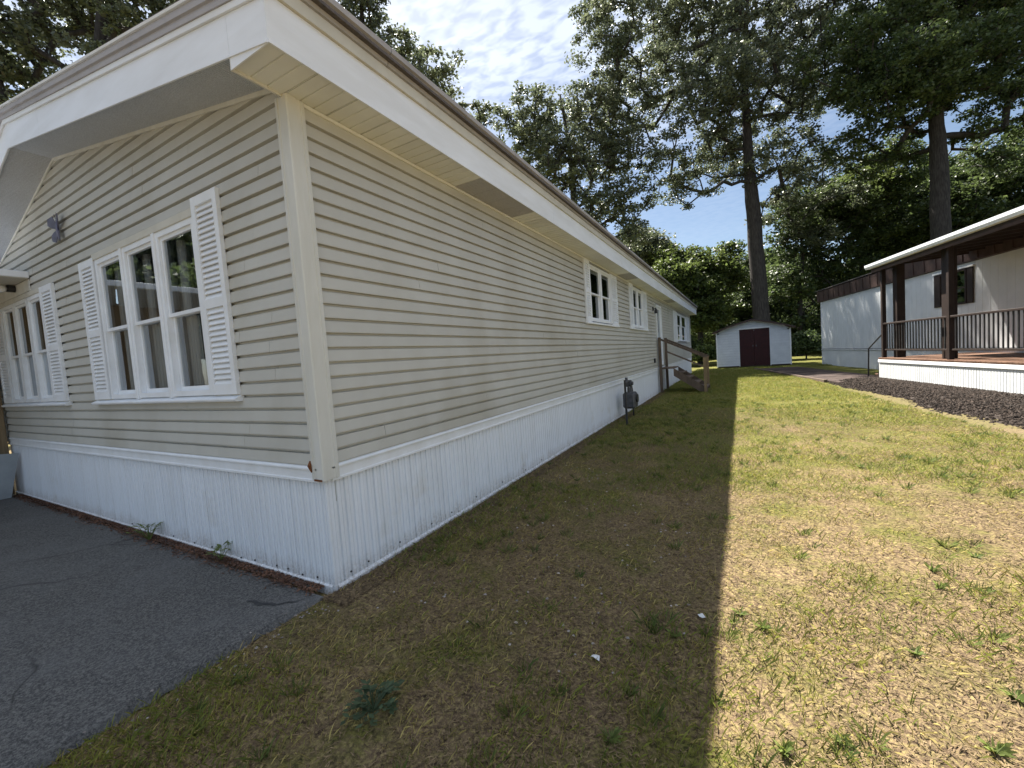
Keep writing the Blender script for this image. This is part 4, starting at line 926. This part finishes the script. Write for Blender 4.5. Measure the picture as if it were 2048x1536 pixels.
    # low shrubs at the end of the lawn
    for i, (px, D, w, h, lb) in enumerate(((1410, 31, 34, 40, 'bright green bush between the beige home end and the shed'), (1345 + 25, 34, 30, 60, 'bush behind the wooden stairs rail at the end of the beige home'), (1612, 30, 26, 60, 'dark bush in the gap between shed and white home'), (1600, 40, 60, 70, 'leafy thicket low behind the gap right of the shed'))):
        b = ground_under(px, 690, D, 0); lobes = [((b[0] + dx, b[1], h * D / FPX * .5 * k), (w * D / FPX * .8, h * D / FPX * .5)) for dx, k in ((0, 1.1), (.5, .7), (-.5, .8))]
        r_ = tree('shrub', lb, [(b, .06), ((b[0], b[1], .5), .05), ((b[0] + .1, b[1], 1.0), .03)], lobes, 60, 7000, .17, LEAF[2 if i < 2 else 1], .4, 50 + i, sides=6, mindist=.25)
        r_['category'] = 'bush'
    # across the street behind the camera: seen mirrored in the front panes
    for i, (x, y, h) in enumerate(((-22, -8, 12), (-31, -13, 14), (-15, -11, 12))):
        lobes = [((x + dx, y + dy, h * k), (h * .27, h * .22)) for dx, dy, k in ((0, 0, .8), (2, 1, .6), (-2.2, -1, .55), (.5, 2, .4), (-3, 1, .35))]
        tree('street_tree', ('round maple opposite the front windows, mirrored in the triple window panes', 'tallest maple opposite the front, farthest from the gable', 'wide maple opposite the front, nearest to the driveway')[i], [((x, y, -.1), .3), ((x, y, h * .4), .22), ((x, y, h * .75), .08)], lobes, 220, 26000, .3, LEAF[1], .8, 70 + i, sides=8, mindist=.7)
build_trees()
# distant wood as one mass
def far_wood():
    n = 90000; a = RNG.uniform(-.75, 1.15, n); d = RNG.uniform(52, 62, n); hh = 8.5 + 4.0 * fbm(a * 9 + 20, a * 0 + 3, 5)
    z = RNG.random(n) ** .8 * hh; c = np.stack([np.sin(a) * d, np.cos(a) * d, z], 1)
    ax = RNG.normal(size=(n, 3)); ax /= np.linalg.norm(ax, axis=1, keepdims=True); sd = np.cross(ax, RNG.normal(size=(n, 3))); sd /= np.linalg.norm(sd, axis=1, keepdims=True)
    s = RNG.uniform(.2, .5, (n, 1)); V = np.stack([c - ax * s, c + sd * s * .7, c + ax * s, c - sd * s * .7], 1)
    tag(npmesh('far_wood', V.reshape(-1, 3), np.arange(n * 4).reshape(-1, 4), LEAF[1]), 'dense far wood closing the view behind the homes', 'wood', kind='stuff')
far_wood()

# ------------------------------------------------------------------ grass, thatch, weeds, litter
def in_lawn(x, y):
    nx = (x - D0[0]) * math.cos(NA) + (y - D0[1]) * math.sin(NA); ny = -(x - D0[0]) * math.sin(NA) + (y - D0[1]) * math.cos(NA)
    bed = np.where(ny < .3, nx < -1.40 + .085 * ny - .25 * fbm(ny * 1.7, ny * 0, 14), nx < np.where(ny < 9.7, -1.38, 90))
    drv = (y < -0.12) & (x < -0.10 + .07 * fbm(y * 3, y * 0, 33) + .05 * fbm(y * 14, y * 0, 34))
    home = (x < .03) & (y > -.06)
    return bed & ~drv & ~home
def blades(n, xr, yr, hmin, hmax, wd, lean, mat, name, label, dens, flat=False, seed=0):
    rg = np.random.default_rng(seed); x = rg.uniform(*xr, n); y = yr[0] + (yr[1] - yr[0]) * rg.random(n) ** (1.55 if yr[1] < 15 else 2.3)
    k = in_lawn(x, y) & (rg.random(n) < dens(x, y)); x, y = x[k], y[k]; n = len(x); z = ground_z(x, y); an = rg.uniform(0, 6.283, n)
    h = rg.uniform(hmin, hmax, n) * (1 + np.clip(y - 6, 0, 20) * .03); ln = rg.uniform(*lean, n); w = wd * rg.uniform(.6, 1.4, n) * (1 + np.clip(y, 0, 30) * .10)
    dx, dy = np.cos(an), np.sin(an)
    if flat:
        tz = rg.uniform(-.25, .35, n); hx, hy, hz = dx * h / 2, dy * h / 2, tz * h / 2; px, py = -dy * w / 2, dx * w / 2; zc = z + rg.uniform(.002, .012, n)
        V = np.stack([np.stack([x - hx - px, y - hy - py, zc - hz], 1), np.stack([x - hx + px, y - hy + py, zc - hz], 1), np.stack([x + hx + px * .5, y + hy + py * .5, zc + hz], 1), np.stack([x + hx - px * .5, y + hy - py * .5, zc + hz], 1)], 1)
    else:
        px, py = -dy * w / 2, dx * w / 2
        V = np.stack([np.stack([x - px, y - py, z - .004], 1), np.stack([x + px, y + py, z - .004], 1), np.stack([x + px * .8 + dx * ln * h * .5, y + py * .8 + dy * ln * h * .5, z + h * .65], 1), np.stack([x + dx * ln * h, y + dy * ln * h, z + h], 1)], 1)
    return tag(npmesh(name, V.reshape(-1, 3), np.arange(n * 4).reshape(-1, 4), mat), label, 'grass' if not flat else 'thatch', kind='stuff')
STRAW = material('dry_grass', (0.34, 0.28, 0.10), (0.25, 0.20, 0.065), 8, 0.8, island=0.45, translucent=0.15)
CLIP = material('dead_clippings', (0.235, 0.170, 0.092), (0.085, 0.056, 0.034), 30, 0.85, island=0.5)
GREEN = material('lawn_grass', (0.10, 0.135, 0.025), (0.21, 0.215, 0.045), 3, 0.6, island=0.35, translucent=0.3)
gm = lambda x, y: np.clip((fbm(x * .9 + 7, y * .9 + 3, 21, 5) - .455 + np.clip(y, -2, 16) * .012) * 6 + (fbm(x * 5, y * 5, 61) - .5) * 1.6, 0.03, 1)
blades(300000, (-.6, 7), (-1.9, 27), .015, .05, .0032, (.3, 1.4), GREEN, 'green_grass', 'short green grass patches across the lawn', gm, seed=1)
blades(150000, (-.6, 7), (-1.9, 26), .012, .035, .0032, (.5, 2.2), STRAW, 'dry_grass', 'dry straw coloured grass across the lawn', lambda x, y: np.clip(.25 + 3.5 * (fbm(x * 3, y * 3, 77) - .42), .1, 1), seed=2)
blades(270000, (-.7, 6), (-1.9, 9), .010, .030, .0040, (0, 1), CLIP, 'dead_clippings', 'dead leaf bits and grass clippings strewn over the lawn', lambda x, y: .35 + .65 * (fbm(x * 1.3, y * 1.3, 40) > .45), flat=True, seed=3)
blades(26000, (.0, .22), (-.1, 14), .02, .07, .007, (0, 1), CLIP, 'leaf_litter', 'brown leaf litter gathered along the side skirting', lambda x, y: .6 + 0 * x, flat=True, seed=5)
# brown litter strip between driveway and front skirting
def litter_strip():
    rg = np.random.default_rng(9); n = 7000; x = rg.uniform(-7, -.1, n); y = -.02 - np.abs(rg.normal(0, .05, n)) * (.6 + fbm(x * 2, x * 0, 2)); z = .012 + rg.uniform(0, .01, n); an = rg.uniform(0, 6.28, n); h = rg.uniform(.012, .05, n); w = rg.uniform(.005, .018, n)
    dx, dy = np.cos(an) * h / 2, np.sin(an) * h / 2; px, py = -np.sin(an) * w / 2, np.cos(an) * w / 2; tz = rg.uniform(-.006, .008, n)
    V = np.stack([np.stack([x - dx, y - dy, z - tz], 1), np.stack([x + px, y + py, z], 1), np.stack([x + dx, y + dy, z + tz], 1), np.stack([x - px, y - py, z + .002], 1)], 1)
    tag(npmesh('pine_litter', V.reshape(-1, 3), np.arange(n * 4).reshape(-1, 4), material('red_brown_litter', (.15, .075, .045), (.09, .05, .035), 8, .9, island=.5)), 'reddish brown leaf litter between driveway and front skirting', 'leaf litter', kind='stuff')
litter_strip()
def weed(x, y, rad, n, mat, label, seed, h=.10, lw=.018):
    rg = random.Random(seed); m = MB(); z = float(ground_z(np.array([x]), np.array([y]))[0]) if x > 0 else .01
    root = empty('weed', (x, y, z), 0, label=label, cat='weed'); st = MB()
    for i in range(n):
        a = rg.uniform(0, 6.28); r_ = rad * rg.random() ** .6; hh = h * rg.uniform(.4, 1.1); tip = Vector((math.cos(a) * r_, math.sin(a) * r_, hh)); mid = tip * .55 + Vector((0, 0, hh * .3))
        st.tube([(0, 0, 0), mid, tip], [.003, .002, .001], 4, False)
        for q in range(4):
            c = mid.lerp(tip, q / 3) ; b = a + rg.uniform(-1.6, 1.6); d = Vector((math.cos(b), math.sin(b), rg.uniform(-.1, .5))); s = Vector((-math.sin(b), math.cos(b), 0)); l = lw * rg.uniform(1.2, 2.4)
            m.add([c, c + d * l * .5 + s * lw * .5, c + d * l, c + d * l * .5 - s * lw * .5], [(0, 1, 2, 3)])
    st.build('stem', mat, root); m.build('leaves', mat, root)
weed(-2.55, -.10, .14, 16, WEED, 'bushy green weed growing against the front skirting, left of the other', 1, .17, .022)
weed(-1.33, -.07, .09, 8, WEED, 'small pale green weed by the front skirting near the corner', 2, .15, .026)
weed(1.03, -.62, .13, 26, WEEDB, 'bluish green weed in the shaded grass at the bottom of the view', 3, .07, .02)
# scattered small weeds that catch the sun
spots = [(1950, 1110, 'upper right tuft of three beside each other right in the sunlit lawn'), (1865, 1140, 'tuft left of the upper right one in the sunlit lawn'), (1880, 1180, 'lowest of the three tufts grouped in the right of the sunlit lawn'),
 (1350, 1275, 'tuft in the shade just left of the shadow edge'), (1480, 1230, 'tuft hugging the sunlit side of the shadow edge'), (1525, 1255, 'small tuft a step right of the shadow edge'), (1570, 1510, 'tuft at the bottom of the view just right of the shadow'),
 (1990, 1510, 'tuft in the bottom right corner of the lawn'), (2030, 1400, 'tuft at the right border low in the lawn'), (1680, 1490, 'tuft at the bottom between the shadow edge and the right corner'), (1830, 1310, 'tuft in the middle of the dry lower right lawn'),
 (1220, 1480, 'tuft in the deep shade at the bottom of the lawn'), (1720, 935, 'lone taller tuft standing in the far sunlit lawn')]
spots = [((a, b), 'bright green weed ' + c) for a, b, c in spots]
src = None
for i, ((px, py), wl_) in enumerate(spots):
    d = CR @ np.array([px - 1024.0, -(py - 768.0), -FPX]); p = CAM + d * (-CAM[2] / d[2])
    m = MB(); r_ = random.Random(100 + i)
    if src is None or i in (5, 11):
        for q in range(34):
            a = r_.uniform(0, 6.28); l = r_.uniform(.03, .075); w = r_.uniform(.004, .008); dd = Vector((math.cos(a), math.sin(a), 0)); s = Vector((-math.sin(a), math.cos(a), 0)); up = r_.uniform(.3, 1.2); b0 = dd * r_.uniform(0, .02)
            m.add([b0 - s * w, b0 + s * w, b0 + dd * l * .5 + s * w + Vector((0, 0, l * up * .6)), b0 + dd * l + Vector((0, 0, l * up * .7))], [(0, 1, 2, 3)])
        o = m.build('grass_tuft', WEED); src = o
    else:
        o = src.copy(); COL.objects.link(o)
    zz = float(ground_z(np.array([p[0]]), np.array([p[1]]))[0]); o.location = (p[0], p[1], zz); o.rotation_euler = (0, 0, r_.uniform(0, 6)); o.scale = [r_.uniform(.4, .7), r_.uniform(.4, .7), r_.uniform(.5, 1.0)]
    tag(o, wl_, 'weed', 'weed tufts in the lawn')
def scrap(px, py, s, label, seed):
    d = CR @ np.array([px - 1024.0, -(py - 768.0), -FPX]); p = CAM + d * (-CAM[2] / d[2]); r_ = random.Random(seed); m = MB()
    pts = [(math.cos(a) * s * r_.uniform(.5, 1), math.sin(a) * s * r_.uniform(.4, .8), r_.uniform(.004, .022)) for a in [k * 6.283 / 7 for k in range(7)]]
    m.add([(0, 0, .02)] + pts, [(0, i + 1, (i + 1) % 7 + 1) for i in range(7)]); z = float(ground_z(np.array([p[0]]), np.array([p[1]]))[0]) + .006
    tag(m.build('paper_scrap', PAPER, loc=(p[0], p[1], z)), label, 'litter')
scrap(1192, 1322, .035, 'crumpled white scrap lying in the shaded lawn', 1)
scrap(1402, 1238, .024, 'thin white scrap near the edge of the roof shadow', 2)

def pebbles():
    rg = np.random.default_rng(31); n = 420; y = rg.uniform(-1.9, 3.5, n); x = np.where(y < -.1, rg.normal(.03, .10, n), rg.uniform(.05, 2.2, n)); k = (x > -.12); x, y = x[k], y[k]; n = len(x)
    z = np.where((y < -.12) & (x < -.05), .010, ground_z(x, y)) + .004; s_ = rg.uniform(.004, .013, (n, 1, 1))
    b = np.array([(1, 0, 0), (.3, .8, .1), (-.7, .6, 0), (-.9, -.3, .1), (-.2, -.9, 0), (.7, -.6, 0), (.1, .1, .7)]); P = b[None] * s_ * rg.uniform(.7, 1.2, (n, 7, 1)) + np.stack([x, y, z], 1)[:, None]
    f = np.array([(i, (i + 1) % 6, 6) for i in range(6)]); F = (np.arange(n)[:, None, None] * 7 + f[None]).reshape(-1, 3)
    tag(npmesh('pebbles', P.reshape(-1, 3), F, STONE), 'small pale pebbles scattered along the driveway edge and bare soil', 'pebbles', kind='stuff')
pebbles()

def tussocks():
    rg = np.random.default_rng(44); nc = 900; cx = rg.uniform(.1, 6, nc); cy = -1.7 + 13 * rg.random(nc) ** 1.5; k = in_lawn(cx, cy) & (rg.random(nc) < gm(cx, cy) + .25); cx, cy = cx[k], cy[k]
    m_ = rg.integers(12, 38, len(cx)); ci = np.repeat(np.arange(len(cx)), m_); n = len(ci); rr = rg.uniform(.012, .045, len(cx))[ci]; a = rg.uniform(0, 6.283, n); q = rg.random(n) ** .5
    x = cx[ci] + np.cos(a) * rr * q; y = cy[ci] + np.sin(a) * rr * q; z = ground_z(x, y); h = rg.uniform(.02, .055, n) * (.7 + rr * 14); ln = rg.uniform(.2, 1.3, n); a2 = a + rg.normal(0, .8, n); dx, dy = np.cos(a2), np.sin(a2); w = rg.uniform(.003, .0055, n) * (1 + np.clip(y, 0, 12) * .08)
    px, py = -dy * w / 2, dx * w / 2
    V = np.stack([np.stack([x - px, y - py, z - .004], 1), np.stack([x + px, y + py, z - .004], 1), np.stack([x + px * .8 + dx * ln * h * .5, y + py * .8 + dy * ln * h * .5, z + h * .65], 1), np.stack([x + dx * ln * h, y + dy * ln * h, z + h], 1)], 1)
    tag(npmesh('grass_clumps', V.reshape(-1, 3), np.arange(n * 4).reshape(-1, 4), material('clump_grass', (0.07, 0.105, 0.028), (0.13, 0.155, 0.04), 6, .6, island=.35, translucent=.3)), 'denser green grass clumps dotted over the lawn', 'grass', kind='stuff')
tussocks()
